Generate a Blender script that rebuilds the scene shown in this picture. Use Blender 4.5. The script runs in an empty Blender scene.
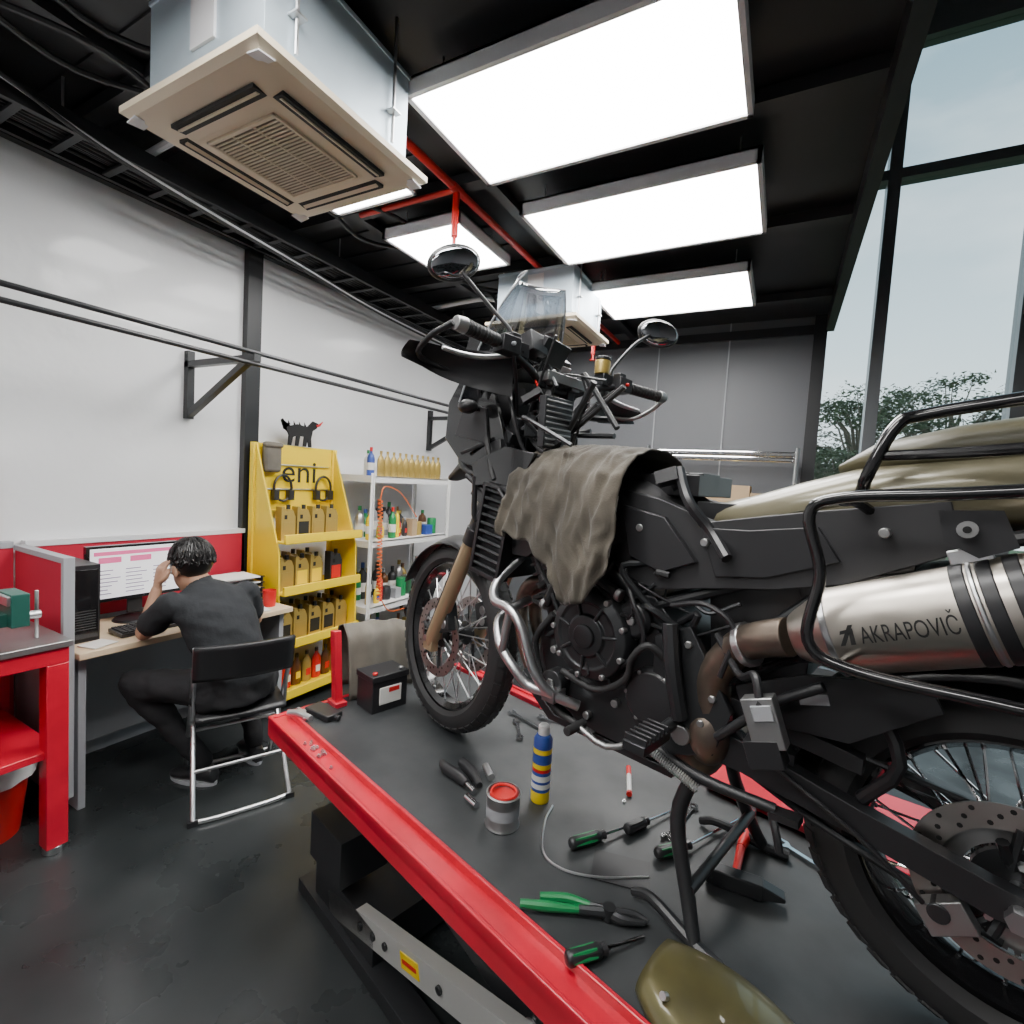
import bpy, bmesh, math, random
from mathutils import Vector, Matrix, noise
random.seed(7)
rad=math.radians
V=Vector
# ------------------------------------------------------------------ materials
def mat(name,c,r=.5,m=0.,var=None,bump=None,coat=0,emit=None,rv=None,spec=None,sheen=0):
    mt=bpy.data.materials.new(name);mt.use_nodes=True
    nt=mt.node_tree;b=nt.nodes['Principled BSDF'];L=nt.links
    b.inputs['Base Color'].default_value=(*c,1);b.inputs['Roughness'].default_value=r;b.inputs['Metallic'].default_value=m
    b.inputs['Coat Weight'].default_value=coat
    if spec is not None:b.inputs['Specular IOR Level'].default_value=spec
    if sheen:b.inputs['Sheen Weight'].default_value=sheen
    tc=nt.nodes.new('ShaderNodeTexCoord')
    def nz(scale,det=5):
        n=nt.nodes.new('ShaderNodeTexNoise');n.inputs['Scale'].default_value=scale;n.inputs['Detail'].default_value=det
        L.new(tc.outputs['Object'],n.inputs['Vector']);return n
    def ramp(n,a,bb,lo=.35,hi=.65):
        q=nt.nodes.new('ShaderNodeValToRGB');q.color_ramp.elements[0].position=lo;q.color_ramp.elements[1].position=hi
        q.color_ramp.elements[0].color=a;q.color_ramp.elements[1].color=bb
        L.new(n.outputs['Fac'],q.inputs['Fac']);return q
    if var:
        c2,sc=var[0],var[1];q=ramp(nz(sc),(*c,1),(*c2,1),*(var[2:] if len(var)>2 else (.35,.65)))
        L.new(q.outputs['Color'],b.inputs['Base Color'])
    if rv:
        q=ramp(nz(rv[1]),(r,)*3+(1,),(rv[0],)*3+(1,));L.new(q.outputs['Color'],b.inputs['Roughness'])
    if bump:
        n=nz(bump[0]);bp=nt.nodes.new('ShaderNodeBump');bp.inputs['Strength'].default_value=bump[1]
        bp.inputs['Distance'].default_value=bump[2] if len(bump)>2 else .01
        L.new(n.outputs['Fac'],bp.inputs['Height']);L.new(bp.outputs['Normal'],b.inputs['Normal'])
    if emit:
        b.inputs['Emission Color'].default_value=(*emit[0],1);b.inputs['Emission Strength'].default_value=emit[1]
    return mt
def thin(name,c,a):
    mt=bpy.data.materials.new(name);mt.use_nodes=True;nt=mt.node_tree;nt.nodes.clear()
    o=nt.nodes.new('ShaderNodeOutputMaterial');mx=nt.nodes.new('ShaderNodeMixShader');t=nt.nodes.new('ShaderNodeBsdfTransparent')
    g=nt.nodes.new('ShaderNodeBsdfGlossy');t.inputs[0].default_value=(*c,1);g.inputs['Roughness'].default_value=.05
    mx.inputs[0].default_value=a;nt.links.new(t.outputs[0],mx.inputs[1]);nt.links.new(g.outputs[0],mx.inputs[2]);nt.links.new(mx.outputs[0],o.inputs[0])
    return mt
m_floor=mat('floor_epoxy',(.016,.019,.020),.20,var=((.034,.038,.039),2.2),rv=(.42,3),bump=(60,.06,.002))
m_deck=mat('deck_rubber',(.028,.031,.033),.36,var=((.062,.066,.068),4.5,.4,.8),rv=(.55,6),bump=(40,.1,.002))
m_wallw=mat('wall_white_panel',(.78,.79,.80),.3,bump=(1.3,.5,.06),coat=.2)
m_wallg=mat('wall_grey',(.115,.12,.13),.5,bump=(30,.05))
m_wall2=mat('wall_plaster',(.45,.45,.46),.7)
m_ceil=mat('ceiling_black',(.026,.027,.030),.45)
m_blk=mat('black_steel',(.018,.019,.021),.38)
m_pl=mat('black_plastic',(.020,.020,.022),.36,bump=(220,.05,.001))
m_plm=mat('black_plastic_matte',(.025,.025,.027),.45)
m_gl=mat('black_gloss',(.010,.010,.011),.16,coat=.5)
m_rub=mat('tyre_rubber',(.022,.022,.023),.6,bump=(90,.15,.002))
m_red=mat('red_paint',(.64,.008,.035),.3,coat=.4,var=((.52,.008,.028),6),bump=(60,.04,.001))
m_redp=mat('red_pipe',(.6,.015,.012),.35)
m_redf=mat('red_fabric',(.45,.008,.035),.8)
m_yel=mat('yellow_paint',(.85,.60,.006),.4)
m_sil=mat('silver_metal',(.66,.66,.67),.28,1,rv=(.4,8))
m_alu=mat('cast_aluminium',(.36,.36,.36),.42,.9,bump=(120,.1,.001))
m_eng=mat('engine_dark',(.048,.050,.053),.34,.6,bump=(100,.15,.001))
m_chr=mat('chrome',(.75,.75,.76),.12,1)
m_mir=mat('mirror_glass',(.35,.36,.38),.06,1)
m_ti=mat('brushed_titanium',(.60,.55,.49),.3,1,rv=(.42,14),var=((.52,.48,.42),5))
m_hdr=mat('heat_stained_steel',(.30,.24,.19),.42,.9,var=((.16,.13,.11),9))
m_khs=mat('seat_vinyl_khaki',(.165,.15,.095),.32,.2,bump=(200,.06,.001),coat=.3)
m_olv=mat('olive_paint',(.14,.125,.05),.32,.4,coat=.4,var=((.095,.085,.04),9))
m_pil=mat('pillion_vinyl',(.075,.068,.036),.42,bump=(200,.1,.001))
m_boot=mat('fork_boot',(.42,.33,.2),.4,.5)
m_tow=mat('towel_cloth',(.10,.086,.066),.95,var=((.055,.048,.038),7),bump=(260,.5,.003),sheen=.15)
m_gry=mat('grey_cloth',(.15,.135,.11),.9,var=((.11,.10,.085),9),bump=(200,.3,.003))
m_wht=mat('white_paint',(.75,.75,.74),.45)
m_wd=mat('pale_wood',(.68,.54,.36),.5,var=((.6,.46,.3),9))
m_gp=mat('grey_panel',(.33,.34,.36),.6)
m_bge=mat('aircon_beige',(.72,.62,.46),.5)
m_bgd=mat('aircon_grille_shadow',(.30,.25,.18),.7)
m_galv=mat('galvanised_steel',(.58,.69,.77),.4,.35,rv=(.5,5),var=((.48,.57,.64),3))
m_dk=mat('dark_slot',(.01,.01,.01),.7)
m_light=mat('light_panel',(1,1,1),.5,emit=((1,.985,.96),14.))
m_frm=mat('white_frame',(.7,.7,.72),.45)
m_skin=mat('skin',(.45,.26,.17),.5,bump=(120,.05,.001))
m_hair=mat('hair_black',(.009,.008,.008),.38)
m_shirt=mat('shirt_black',(.015,.017,.020),.9,bump=(30,.4,.01))
m_trou=mat('trousers_black',(.012,.012,.014),.9,bump=(20,.4,.01))
m_grn=mat('green_plastic',(.01,.2,.06),.35)
m_visg=mat('vise_green',(.015,.09,.07),.4)
m_redpl=mat('red_plastic',(.6,.015,.015),.35)
m_blu=mat('blue_label',(.03,.07,.32),.4)
m_gold=mat('gold_bottle',(.42,.30,.08),.33,.35)
m_brn=mat('brown_bottle',(.12,.045,.015),.3)
m_org=mat('orange_hose',(.75,.14,.02),.4)
m_card=mat('cardboard',(.42,.3,.18),.85)
m_lbl=mat('paper_label',(.75,.74,.7),.7)
m_mull=mat('mullion_grey',(.17,.18,.19),.4,.4)
m_glass=thin('window_glass',(.86,.92,.94),.06)
m_smoke=thin('smoked_screen',(.55,.57,.60),.34)
m_fol=mat('foliage',(.04,.06,.035),.9,var=((.09,.12,.065),2))
m_trk=mat('trunk',(.16,.14,.11),.9)
m_grass=mat('ground_green',(.08,.13,.05),.9)
# ------------------------------------------------------------------ geometry builder
class G:
    def __init__(s): s.v=[];s.f=[];s.m=[];s.mats=[];s.M=Matrix()
    def add(s,vs,fs,mt):
        if mt not in s.mats:s.mats.append(mt)
        k=len(s.v);i=s.mats.index(mt)
        s.v+= [s.M@V(a) for a in vs]
        for q in fs: s.f.append([a+k for a in q]);s.m.append(i)
        return s
    def box(s,c,sz,mt,rot=None,taper=1):
        hx,hy,hz=[a/2 for a in sz];vs=[]
        for z in(-1,1):
            t=taper if z>0 else 1
            for x,y in((-1,-1),(1,-1),(1,1),(-1,1)): vs.append(V((x*hx*t,y*hy*t,z*hz)))
        if rot is not None:
            R=rot if isinstance(rot,Matrix) else Matrix.Rotation(rot[2],3,'Z')@Matrix.Rotation(rot[1],3,'Y')@Matrix.Rotation(rot[0],3,'X')
            vs=[R@a for a in vs]
        vs=[a+V(c) for a in vs]
        return s.add(vs,[(3,2,1,0),(4,5,6,7),(0,1,5,4),(1,2,6,5),(2,3,7,6),(3,0,4,7)],mt)
    def bb(s,a,b,mt):
        a=V(a);b=V(b);return s.box((a+b)/2,[abs(q) for q in (b-a)],mt)
    def frames(s,pts,closed=False):
        n=len(pts);T=[]
        for i in range(n):
            if closed:t=pts[(i+1)%n]-pts[i-1]
            else:t=pts[min(i+1,n-1)]-pts[max(i-1,0)]
            T.append(t.normalized() if t.length>1e-9 else V((0,0,1)))
        u=T[0].cross(V((0,0,1)))
        if u.length<.1:u=T[0].cross(V((0,1,0)))
        u.normalize();Fr=[]
        for t in T:
            u=(u-t*u.dot(t));u.normalize();Fr.append((u,t.cross(u)))
        return Fr
    def tube(s,pts,r,mt,n=10,sub=0,closed=False,caps=True,sy=1):
        pts=[V(a) for a in pts]
        rr=list(r) if isinstance(r,(list,tuple)) else [r]*len(pts)
        if sub:
            P=[];Q=[];N=len(pts);rng=range(N if closed else N-1)
            for i in rng:
                p1,p2=pts[i],pts[(i+1)%N]
                p0=pts[i-1] if (i>0 or closed) else p1*2-p2
                p3=pts[(i+2)%N] if (i+2<N or closed) else p2*2-p1
                for k in range(sub):
                    t=k/sub
                    P.append(.5*((2*p1)+(p2-p0)*t+(2*p0-5*p1+4*p2-p3)*t*t+(3*p1-p0-3*p2+p3)*t**3))
                    Q.append(rr[i]*(1-t)+rr[(i+1)%N]*t)
            if not closed:P.append(pts[-1]);Q.append(rr[-1])
            pts,rr=P,Q
        Fr=s.frames(pts,closed);vs=[];N=len(pts)
        for p,q,(a,b) in zip(pts,rr,Fr):
            for k in range(n):
                t=2*math.pi*k/n;vs.append(p+a*(q*math.cos(t))+b*(q*sy*math.sin(t)))
        fs=[]
        for i in range(N if closed else N-1):
            j=(i+1)%N
            for k in range(n):
                l=(k+1)%n;fs.append((i*n+k,i*n+l,j*n+l,j*n+k))
        if not closed and caps:
            fs.append(tuple(range(n))[::-1]);fs.append(tuple((N-1)*n+k for k in range(n)))
        return s.add(vs,fs,mt)
    def cyl(s,a,b,r,mt,n=16,r2=None): return s.tube([a,b],[r,r if r2 is None else r2],mt,n)
    def spring(s,a,b,r,w,turns,mt):
        a=V(a);b=V(b);d=(b-a).normalized();u=d.orthogonal().normalized();q=d.cross(u);N=turns*8
        return s.tube([a.lerp(b,k/N)+u*r*math.cos(k*math.pi/4)+q*r*math.sin(k*math.pi/4) for k in range(N+1)],w,mt,5)
    def lathe(s,prof,o,ax,mt,n=32,caps=True,a0=0,a1=2*math.pi):
        o=V(o);ax=V(ax).normalized();u=ax.orthogonal().normalized();w=ax.cross(u);vs=[];fs=[]
        full=abs(a1-a0-2*math.pi)<1e-6;nn=n if full else n+1
        for (r,h) in prof:
            for k in range(nn):
                t=a0+(a1-a0)*k/n;vs.append(o+ax*h+(u*math.cos(t)+w*math.sin(t))*r)
        for i in range(len(prof)-1):
            for k in range(n):
                l=(k+1)%nn;fs.append((i*nn+k,i*nn+l,(i+1)*nn+l,(i+1)*nn+k))
        if caps and full:
            if prof[0][0]>1e-6:fs.append(tuple(range(n))[::-1])
            if prof[-1][0]>1e-6:fs.append(tuple((len(prof)-1)*n+k for k in range(n)))
        return s.add(vs,fs,mt)
    def ell(s,c,r,mt,rot=None,n=20,m=12,half=False):
        vs=[];fs=[];R=Matrix.Identity(3) if rot is None else (rot if isinstance(rot,Matrix) else Matrix.Rotation(rot[2],3,'Z')@Matrix.Rotation(rot[1],3,'Y')@Matrix.Rotation(rot[0],3,'X'))
        for i in range(m+1):
            ph=math.pi*i/m*(.5 if half else 1)
            for k in range(n):
                t=2*math.pi*k/n;vs.append(V(c)+R@V((r[0]*math.sin(ph)*math.cos(t),r[1]*math.sin(ph)*math.sin(t),r[2]*math.cos(ph))))
        for i in range(m):
            for k in range(n):
                l=(k+1)%n;fs.append((i*n+k,(i+1)*n+k,(i+1)*n+l,i*n+l))
        return s.add(vs,fs,mt)
    def prism(s,poly,o,u,w,th,mt):
        o=V(o);u=V(u);w=V(w);nn=u.cross(w).normalized();n=len(poly)
        vs=[o+u*a+w*b-nn*th/2 for a,b in poly]+[o+u*a+w*b+nn*th/2 for a,b in poly]
        fs=[tuple(range(n))[::-1],tuple(range(n,2*n))]+[(i,(i+1)%n,(i+1)%n+n,i+n) for i in range(n)]
        return s.add(vs,fs,mt)
    def loft(s,secs,mt,caps=True):
        n=len(secs[0]);vs=[a for q in secs for a in q];fs=[]
        for i in range(len(secs)-1):
            for k in range(n):
                l=(k+1)%n;fs.append((i*n+k,i*n+l,(i+1)*n+l,(i+1)*n+k))
        if caps:fs.append(tuple(range(n))[::-1]);fs.append(tuple((len(secs)-1)*n+k for k in range(n)))
        return s.add(vs,fs,mt)
    def grid(s,rows,mt,th=0):
        a=len(rows);b=len(rows[0]);vs=[q for r in rows for q in r]
        fs=[(i*b+j,i*b+j+1,(i+1)*b+j+1,(i+1)*b+j) for i in range(a-1) for j in range(b-1)]
        return s.add(vs,fs,mt)
def sec(c,ry,rz,n=20,e=2.,ax='x',tilt=0):
    out=[]
    for k in range(n):
        t=2*math.pi*k/n;cs,sn=math.cos(t),math.sin(t)
        a=math.copysign(abs(cs)**(2/e),cs)*ry;b=math.copysign(abs(sn)**(2/e),sn)*rz
        out.append(V((c[0]+b*math.sin(tilt),c[1]+a,c[2]+b*math.cos(tilt))))
    return out
def obj(name,g,parent=None,mw=None,bevel=0,solid=0,sub=0,ang=35):
    me=bpy.data.meshes.new(name);me.from_pydata([tuple(a) for a in g.v],[],g.f)
    for q in g.mats:me.materials.append(q)
    me.polygons.foreach_set('material_index',g.m)
    bm=bmesh.new();bm.from_mesh(me);bmesh.ops.recalc_face_normals(bm,faces=bm.faces);bm.to_mesh(me);bm.free()
    me.shade_smooth();me.set_sharp_from_angle(angle=rad(ang));me.update()
    o=bpy.data.objects.new(name,me);bpy.context.collection.objects.link(o)
    if mw is not None:o.matrix_world=mw
    if parent:o.parent=parent
    if solid:
        q=o.modifiers.new('solid','SOLIDIFY');q.thickness=solid
    if sub:
        q=o.modifiers.new('sub','SUBSURF');q.levels=q.render_levels=sub
    if bevel:
        q=o.modifiers.new('bevel','BEVEL');q.width=bevel;q.segments=2;q.limit_method='ANGLE';q.angle_limit=rad(40)
    return o
def empty(name,mw=None):
    o=bpy.data.objects.new(name,None);bpy.context.collection.objects.link(o);o.empty_display_size=.1
    if mw is not None:o.matrix_world=mw
    return o
# ------------------------------------------------------------------ camera
yw,pp,rr_=rad(28.2),rad(3.5),rad(3.4)
R0=V((math.cos(yw),math.sin(yw),0));F=V((-math.sin(yw)*math.cos(pp),math.cos(yw)*math.cos(pp),-math.sin(pp)));U0=R0.cross(F)
CR=R0*math.cos(rr_)+U0*math.sin(rr_);CU=-R0*math.sin(rr_)+U0*math.cos(rr_)
cam=bpy.data.objects.new('camera',bpy.data.cameras.new('camera'));bpy.context.collection.objects.link(cam)
M=Matrix((CR,CU,-F)).transposed().to_4x4();M.translation=V((0,0,1.6));cam.matrix_world=M
cam.data.lens=36*500/1024;cam.data.clip_start=.02;cam.data.clip_end=200
bpy.context.scene.camera=cam
LM=Matrix.Translation((.397,1.156,.65))@Matrix.Rotation(rad(164.3),4,'Z')
# ------------------------------------------------------------------ room
XL,YB,CZ,XC=-3.2,5.17,3.2,.25
def slab(name,a,b,mt): return obj(name,G().bb(a,b,mt))
slab('floor',(XL-.1,-3.1,-.1),(4.6,5.4,0),m_floor)
slab('wall_left',(XL-.12,-3.1,0),(XL,YB+.1,6.2),m_wallw)
slab('wall_back',(XL,YB,0),(.19,YB+.15,6.2),m_wallg)
slab('wall_front',(XL,-3.1,0),(4.6,-3,6.2),m_wall2)
slab('wall_right',(4.5,-3,0),(4.6,5.4,6.2),m_wall2)
g=G().bb((XL,-3,CZ),(XC,YB,CZ+.1),m_ceil)
for i in range(34): g.bb((XL,-3+i*.25,CZ-.012),(-1.7,-2.9+i*.25,CZ),m_ceil)
obj('ceiling',g)
slab('ceiling_upper',(XL,-3,6.2),(4.6,5.4,6.3),m_wall2)
g=G().bb((XC-.03,-3,CZ-.14),(XC+.03,YB,6.2),m_ceil);obj('trim_1',g)
g=G()
for y in(-.9,1.15,2.25,3.28,4.5): g.bb((XL+.02,y-.04,CZ-.075),(XC-.04,y+.04,CZ-.02),m_ceil)
for x in(-2.42,-1.48): g.bb((x-.03,-2.98,CZ-.06),(x+.03,YB-.02,CZ-.02),m_ceil)
obj('ceiling_beams',g)
g=G().bb((.13,YB-.04,0),(.23,YB+.1,CZ),m_blk).bb((XL,YB-.03,CZ-.16),(.2,YB,CZ-.08),m_blk);obj('trim_2',g)
g=G()
for x in(-2.2,-1.2,-.55): g.bb((x-.006,YB-.012,0),(x+.006,YB-.002,CZ),m_gp)
obj('trim_3',g)
g=G();YF=5.28
for x in(.61,1.53,2.45,3.37): g.bb((x-.045,YF-.06,0),(x+.045,YF+.1,6.2),m_mull)
for z in(.05,1.0,4.33,5.42): g.bb((.19,YF-.05,z-.04),(4.5,YF+.09,z+.04),m_mull)
g.bb((.19,YF-.02,5.46),(4.5,YF+.1,6.2),m_mull)
obj('window_frame',g)
xs=[.2,.565,.655,1.485,1.575,2.405,2.495,3.325,3.415,4.5]
for i in range(5):
    g=G().bb((xs[2*i],YF+.01,.09),(xs[2*i+1],YF+.02,5.38),m_glass);obj('window_%d'%(i+1),g)
obj('ground_outside',G().bb((-40,5.6,-3.2),(60,80,-3),m_grass))
random.seed(3)
def tree(g,x,y,h,w):
    g.tube([(x,y,-3),(x+.2,y,h*.5),(x-.1,y,h*.85)],[.2,.13,.04],m_trk,8,sub=3)
    vs=[];fs=[]
    for i in range(34):
        a=random.random()*6.28;q=random.random()**.5*w
        c=V((x+q*math.cos(a),y+q*math.sin(a)*.6,h-random.random()*1.5-(q/w)**2*.7))
        g.tube([(x,y,h*.35),V((x,y,h*.6)).lerp(c,.5),c],[.05,.03,.01],m_trk,5)
        rx,rz=.35+random.random()*.55,.14+random.random()*.18
        for j in range(130):
            o=V((random.gauss(0,rx*.5),random.gauss(0,rx*.5),random.gauss(0,rz*.5)));d=V((random.uniform(-1,1),random.uniform(-1,1),random.uniform(-.5,.5)))*.09;e=V((random.uniform(-1,1),random.uniform(-1,1),random.uniform(-1,1)))*.07
            k=len(vs);p=c+o;vs+=[p-d,p+e,p+d];fs.append((k,k+1,k+2))
    g.add(vs,fs,m_fol)
for t in [(2.2,20,5.4,2.2),(4.8,22,6.0,2.8),(1.0,23,4.4,2.0),(8.0,21,5.4,2.8),(3.3,17,3.2,2.2),(6.2,18,3.4,2.2),(10.8,24,5.2,3.0),(1.5,18,3.2,1.6)]:
    g=G();tree(g,*t);obj('tree',g)
# ------------------------------------------------------------------ lights
def panel(x0,x1,y0,y1):
    g=G();zb=3.02
    g.bb((x0+.02,y0+.02,zb+.004),(x1-.02,y1-.02,zb+.012),m_light)
    for a,b in(((x0,y0),(x1,y0+.02)),((x0,y1-.02),(x1,y1)),((x0,y0),(x0+.02,y1)),((x1-.02,y0),(x1,y1))):
        g.bb((*a,zb-.005),(*b,zb+.06),m_frm)
    g.bb((x0,y0,zb+.05),(x1,y1,zb+.06),m_frm)
    for x in(x0+.1,x1-.1):
        for y in(y0+.1,y1-.1):g.cyl((x,y,zb+.06),(x,y,CZ),.004,m_sil,6)
    obj('ceiling_light_panel',g)
for a in((-1.37,-.21,1.5,2.12),(-1.35,-.19,2.4,3.07),(-1.38,-.29,3.52,4.2),(-2.25,-1.69,2.33,2.93),(-2.3,-1.74,1.53,2.04),(-1.37,-.21,.2,.82),(-2.5,-1.7,-.9,-.3),(-1.37,-.21,-1.6,-1.0),(-2.25,-1.69,3.9,4.4)): panel(*a)  # unseen panels overhead and behind the camera are added to light the room
# ------------------------------------------------------------------ air conditioners
def aircon(x0,y0):
    s=.70;g=G();z=2.68
    g.M=Matrix.Translation((x0,y0,z))
    def ring(a,za,b,zb,mt):
        A=[(a,a,za),(s-a,a,za),(s-a,s-a,za),(a,s-a,za)];B=[(b,b,zb),(s-b,b,zb),(s-b,s-b,zb),(b,s-b,zb)]
        g.add(A+B,[(i,(i+1)%4,(i+1)%4+4,i+4) for i in range(4)],mt)
    ring(0,.05,0,.03,m_bge);ring(0,.03,.02,.018,m_bge);ring(.02,.018,.16,0,m_bge)
    ring(0,.05,.08,.05,m_bge)
    g.bb((.16,.16,.0),(s-.16,s-.16,.02),m_bge)
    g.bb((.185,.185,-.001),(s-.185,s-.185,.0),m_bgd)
    for i in range(24):
        y=.187+i*.0138;g.box((s/2,y+.003,-.004),(s-.37,.0075,.003),m_bge,rot=(.3,0,0))
    for i in range(4): g.bb((.185+i*.1085,.185,-.0065),(.191+i*.1085,s-.185,.0),m_bge)
    for a,b in(((.178,.178),(s-.178,.186)),((.178,s-.186),(s-.178,s-.178)),((.178,.178),(.186,s-.178)),((s-.186,.178),(s-.178,s-.178))): g.bb((*a,-.008),(*b,.0),m_bge)
    c=s/2
    for k in range(4):
        R=Matrix.Translation((c,c,0))@Matrix.Rotation(k*math.pi/2,4,'Z')
        old=g.M;g.M=old@R
        g.box((0,-.243,.0065),(.42,.046,.012),m_dk,rot=(.13,0,0));g.box((0,-.243,-.0005),(.40,.014,.005),m_bge,rot=(.5,0,0))
        g.box((.31,-.31,.013),(.05,.05,.004),m_frm,rot=(.13,.13,0))
        g.M=old
    g.bb((.06,.06,.05),(s-.06,s-.06,.40),m_galv)
    for zz in(.08,.38):g.bb((.055,.055,zz),(s-.055,s-.055,zz+.012),m_galv)
    for x in(.045,s-.045):
        for y in(.15,s-.15):
            g.bb((x-.02,y-.02,.2),(x+.02,y+.02,.206),m_sil);g.cyl((x,y,.1),(x,y,.52),.006,m_sil,8)
    g.bb((.05,.14,.18),(.06,.5,.22),m_sil)
    g.bb((.3,.052,.16),(.42,.06,.36),m_frm)
    g.tube([(-.02,.45,.12),(-.1,.46,.16),(-.15,.5,.3),(-.3,.5,.42),(-1.0,.5,.4)],.018,m_frm,8,sub=5)
    g.tube([(.06,.3,.2),(-.05,.28,.2),(-.12,.3,.35),(-.3,.35,.42)],.014,m_plm,8,sub=5)
    obj('ceiling_air_conditioner',g,bevel=.003)
aircon(-1.98,.85);aircon(-1.98,3.11)
g=G().cyl((-1.62,-2.9,3.10),(-1.62,YB-.03,3.10),.02,m_redp,14)
for y,z in((2.2,2.86),(4.4,2.8)): g.cyl((-1.62,y,3.09),(-1.62,y,z),.018,m_redp,12).cyl((-1.62,y,z),(-1.62,y,z-.05),.01,m_redp,10).lathe([(0.001,0),(.03,0),(.03,.004),(.001,.004)],(-1.62,y,z-.055),(0,0,1),m_redp,14)
for y in(2.2,3.3,4.4): g.cyl((-1.62,y-.04,3.10),(-1.62,y+.04,3.10),.024,m_redp,14)
g.cyl((-1.62,2.2,3.10),(-2.3,2.2,3.10),.015,m_redp,12)
obj('sprinkler_pipe',g)
g=G();g.bb((XL+.002,-2.98,3.0),(XL+.05,YB-.02,3.12),m_blk)
for x in(-3.08,-2.80): g.bb((x-.012,-2.98,2.98),(x+.012,YB-.02,3.06),m_blk)
for i in range(40): g.bb((-3.08,-2.95+i*.2,2.985),(-2.8,-2.92+i*.2,3.0),m_blk)
for i in range(9): g.tube([(-3.04+i*.026,-2.95,3.01)]+[(-3.04+i*.026+random.uniform(-.01,.01),y*.5,3.012+random.uniform(0,.015)) for y in range(-4,11)],.009,m_plm,6)
for y in(-.5,1.0,2.5,4.0):
    for x in(-3.08,-2.8):g.cyl((x,y,3.0),(x,y,CZ-.015),.005,m_sil,6)
obj('cable_tray',g)
g=G()
for dx,mt in((0,m_plm),(.03,m_frm),(.055,m_plm)):
    g.tube([(-2.74+dx,-2.95,3.10),(-2.76+dx,.2,3.08),(-2.80+dx,1.2,2.99-dx),(-2.90+dx,2.2,2.95-dx),(-3.02+dx,3.2,2.93-dx),(-3.08+dx,YB-.03,2.92-dx)],.009,mt,8,sub=10)
obj('electrical_conduit',g)
g=G()
for i in range(6):
    a=random.uniform(-2.7,-2.2);y=random.uniform(-.2,2.6);g.tube([(a,y,3.12),(a+.2,y+.3,3.08),(a+.1,y+.7,3.1),(a+.4,y+1.1,3.12)],.012,m_plm,7,sub=5)
obj('ceiling_cables',g)
obj('trim_4',G().bb((XL,2.08,0),(XL+.05,2.18,3.0),m_blk).bb((XL,-.3,0),(XL+.03,-.2,3.0),m_blk))
g=G()
for z in(2.21,2.15): g.cyl((-2.56,-2.97,z),(-2.56,YB-.02,z),.012,m_blk,10)
obj('wall_rail',g)
for y in(1.74,4.07):
    g=G().bb((XL,y-.02,1.86),(XL+.04,y+.02,2.26),m_blk).bb((XL,y-.02,2.165),(-2.54,y+.02,2.2),m_blk)
    g.box(((XL+.02-2.6)/2,y,2.03),(.66,.035,.035),m_blk,rot=(0,-math.atan2(.3,.58),0))
    obj('wall_bracket',g)
obj('baseboard_left',G().bb((XL,-3,0),(XL+.02,YB,.1),m_gp))
# ------------------------------------------------------------------ desk area
g=G().bb((XL+.06,1.0,.71),(-2.62,2.08,.74),m_wd).bb((XL+.06,1.02,0),(-2.68,1.05,.71),m_gp).bb((XL+.06,2.03,0),(-2.68,2.06,.71),m_gp).bb((XL+.06,1.05,.1),(XL+.09,2.03,.71),m_gp)
obj('desk',g,bevel=.003)
g=G().bb((XL+.005,.99,.76),(XL+.05,2.1,1.15),m_redf).bb((XL+.005,.99,1.15),(XL+.055,2.1,1.18),m_frm)
g.bb((XL+.05,.955,.76),(-2.66,.985,1.14),m_redf).bb((XL+.05,.95,1.14),(-2.66,.99,1.165),m_gp).bb((-2.66,.95,.1),(-2.635,.99,1.165),m_gp).bb((XL+.05,.955,.08),(-2.66,.985,.72),m_gp)
g.bb((XL+.005,-.6,.1),(XL+.05,.95,1.15),m_redf).bb((XL+.005,-.6,1.15),(XL+.055,.95,1.18),m_gp).bb((XL+.005,.80,1.18),(XL+.05,.87,1.55),m_redf)
obj('desk_partition',g,bevel=.002)
g=G().bb((-3.03,1.17,.86),(-3.0,1.62,1.15),m_gl).bb((-3.0,1.185,.878),(-2.997,1.605,1.137),mat('screen_white',(.8,.8,.8),.3,emit=((.9,.9,1),.3)))
ms=mat('screen_pink',(.6,.1,.25),.4,emit=((.8,.15,.3),.3));md=mat('screen_text',(.25,.2,.3),.4)
for y,z,w,h in((1.2,1.1,.38,.02),(1.22,1.06,.1,.03),(1.36,1.06,.1,.03)): g.bb((-2.9975,y,z),(-2.996,y+w,z+h),ms)
for i in range(7):
    for j in range(3): g.bb((-2.9975,1.21+j*.13,.9+i*.02),(-2.996,1.21+j*.13+random.uniform(.05,.11),.905+i*.02),md)
g.bb((-3.03,1.36,.78),(-3.02,1.43,.9),m_pl).lathe([(.001,0),(.1,0),(.09,.012),(.001,.014)],(-3.02,1.395,.74),(0,0,1),m_pl,24)
obj('computer_monitor',g,bevel=.002)
g=G().bb((-3.1,1.02,.74),(-2.78,1.14,1.1),m_pl).bb((-2.78,1.03,.76),(-2.772,1.13,1.08),m_gl)
for i in range(8): g.bb((-2.772,1.04,.8+i*.012),(-2.77,1.12,.805+i*.012),m_plm)
obj('computer_tower',g,bevel=.004)
g=G().box((-2.78,1.40,.754),(.13,.40,.016),m_pl,rot=(0,.05,0))
for i in range(5):
    for j in range(15): g.box((-2.83+i*.024,1.22+j*.0255,.767-i*.0012),(.018,.020,.008),m_plm)
obj('computer_keyboard',g)
g=G()
for i in range(5):
    z=.745+.035*i;g.box((-2.95,1.88,z+.018),(.24,.3,.006),m_pl,rot=(0,0,.05*i))
    g.box((-2.95,1.88,z+.024),(.2,.27,.006),m_lbl,rot=(0,0,.1-.05*i))
    for a in(-.14,.14): g.box((-2.95,1.88+a,z+.01),(.22,.006,.03),m_pl)
obj('paper_tray',g)
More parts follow.
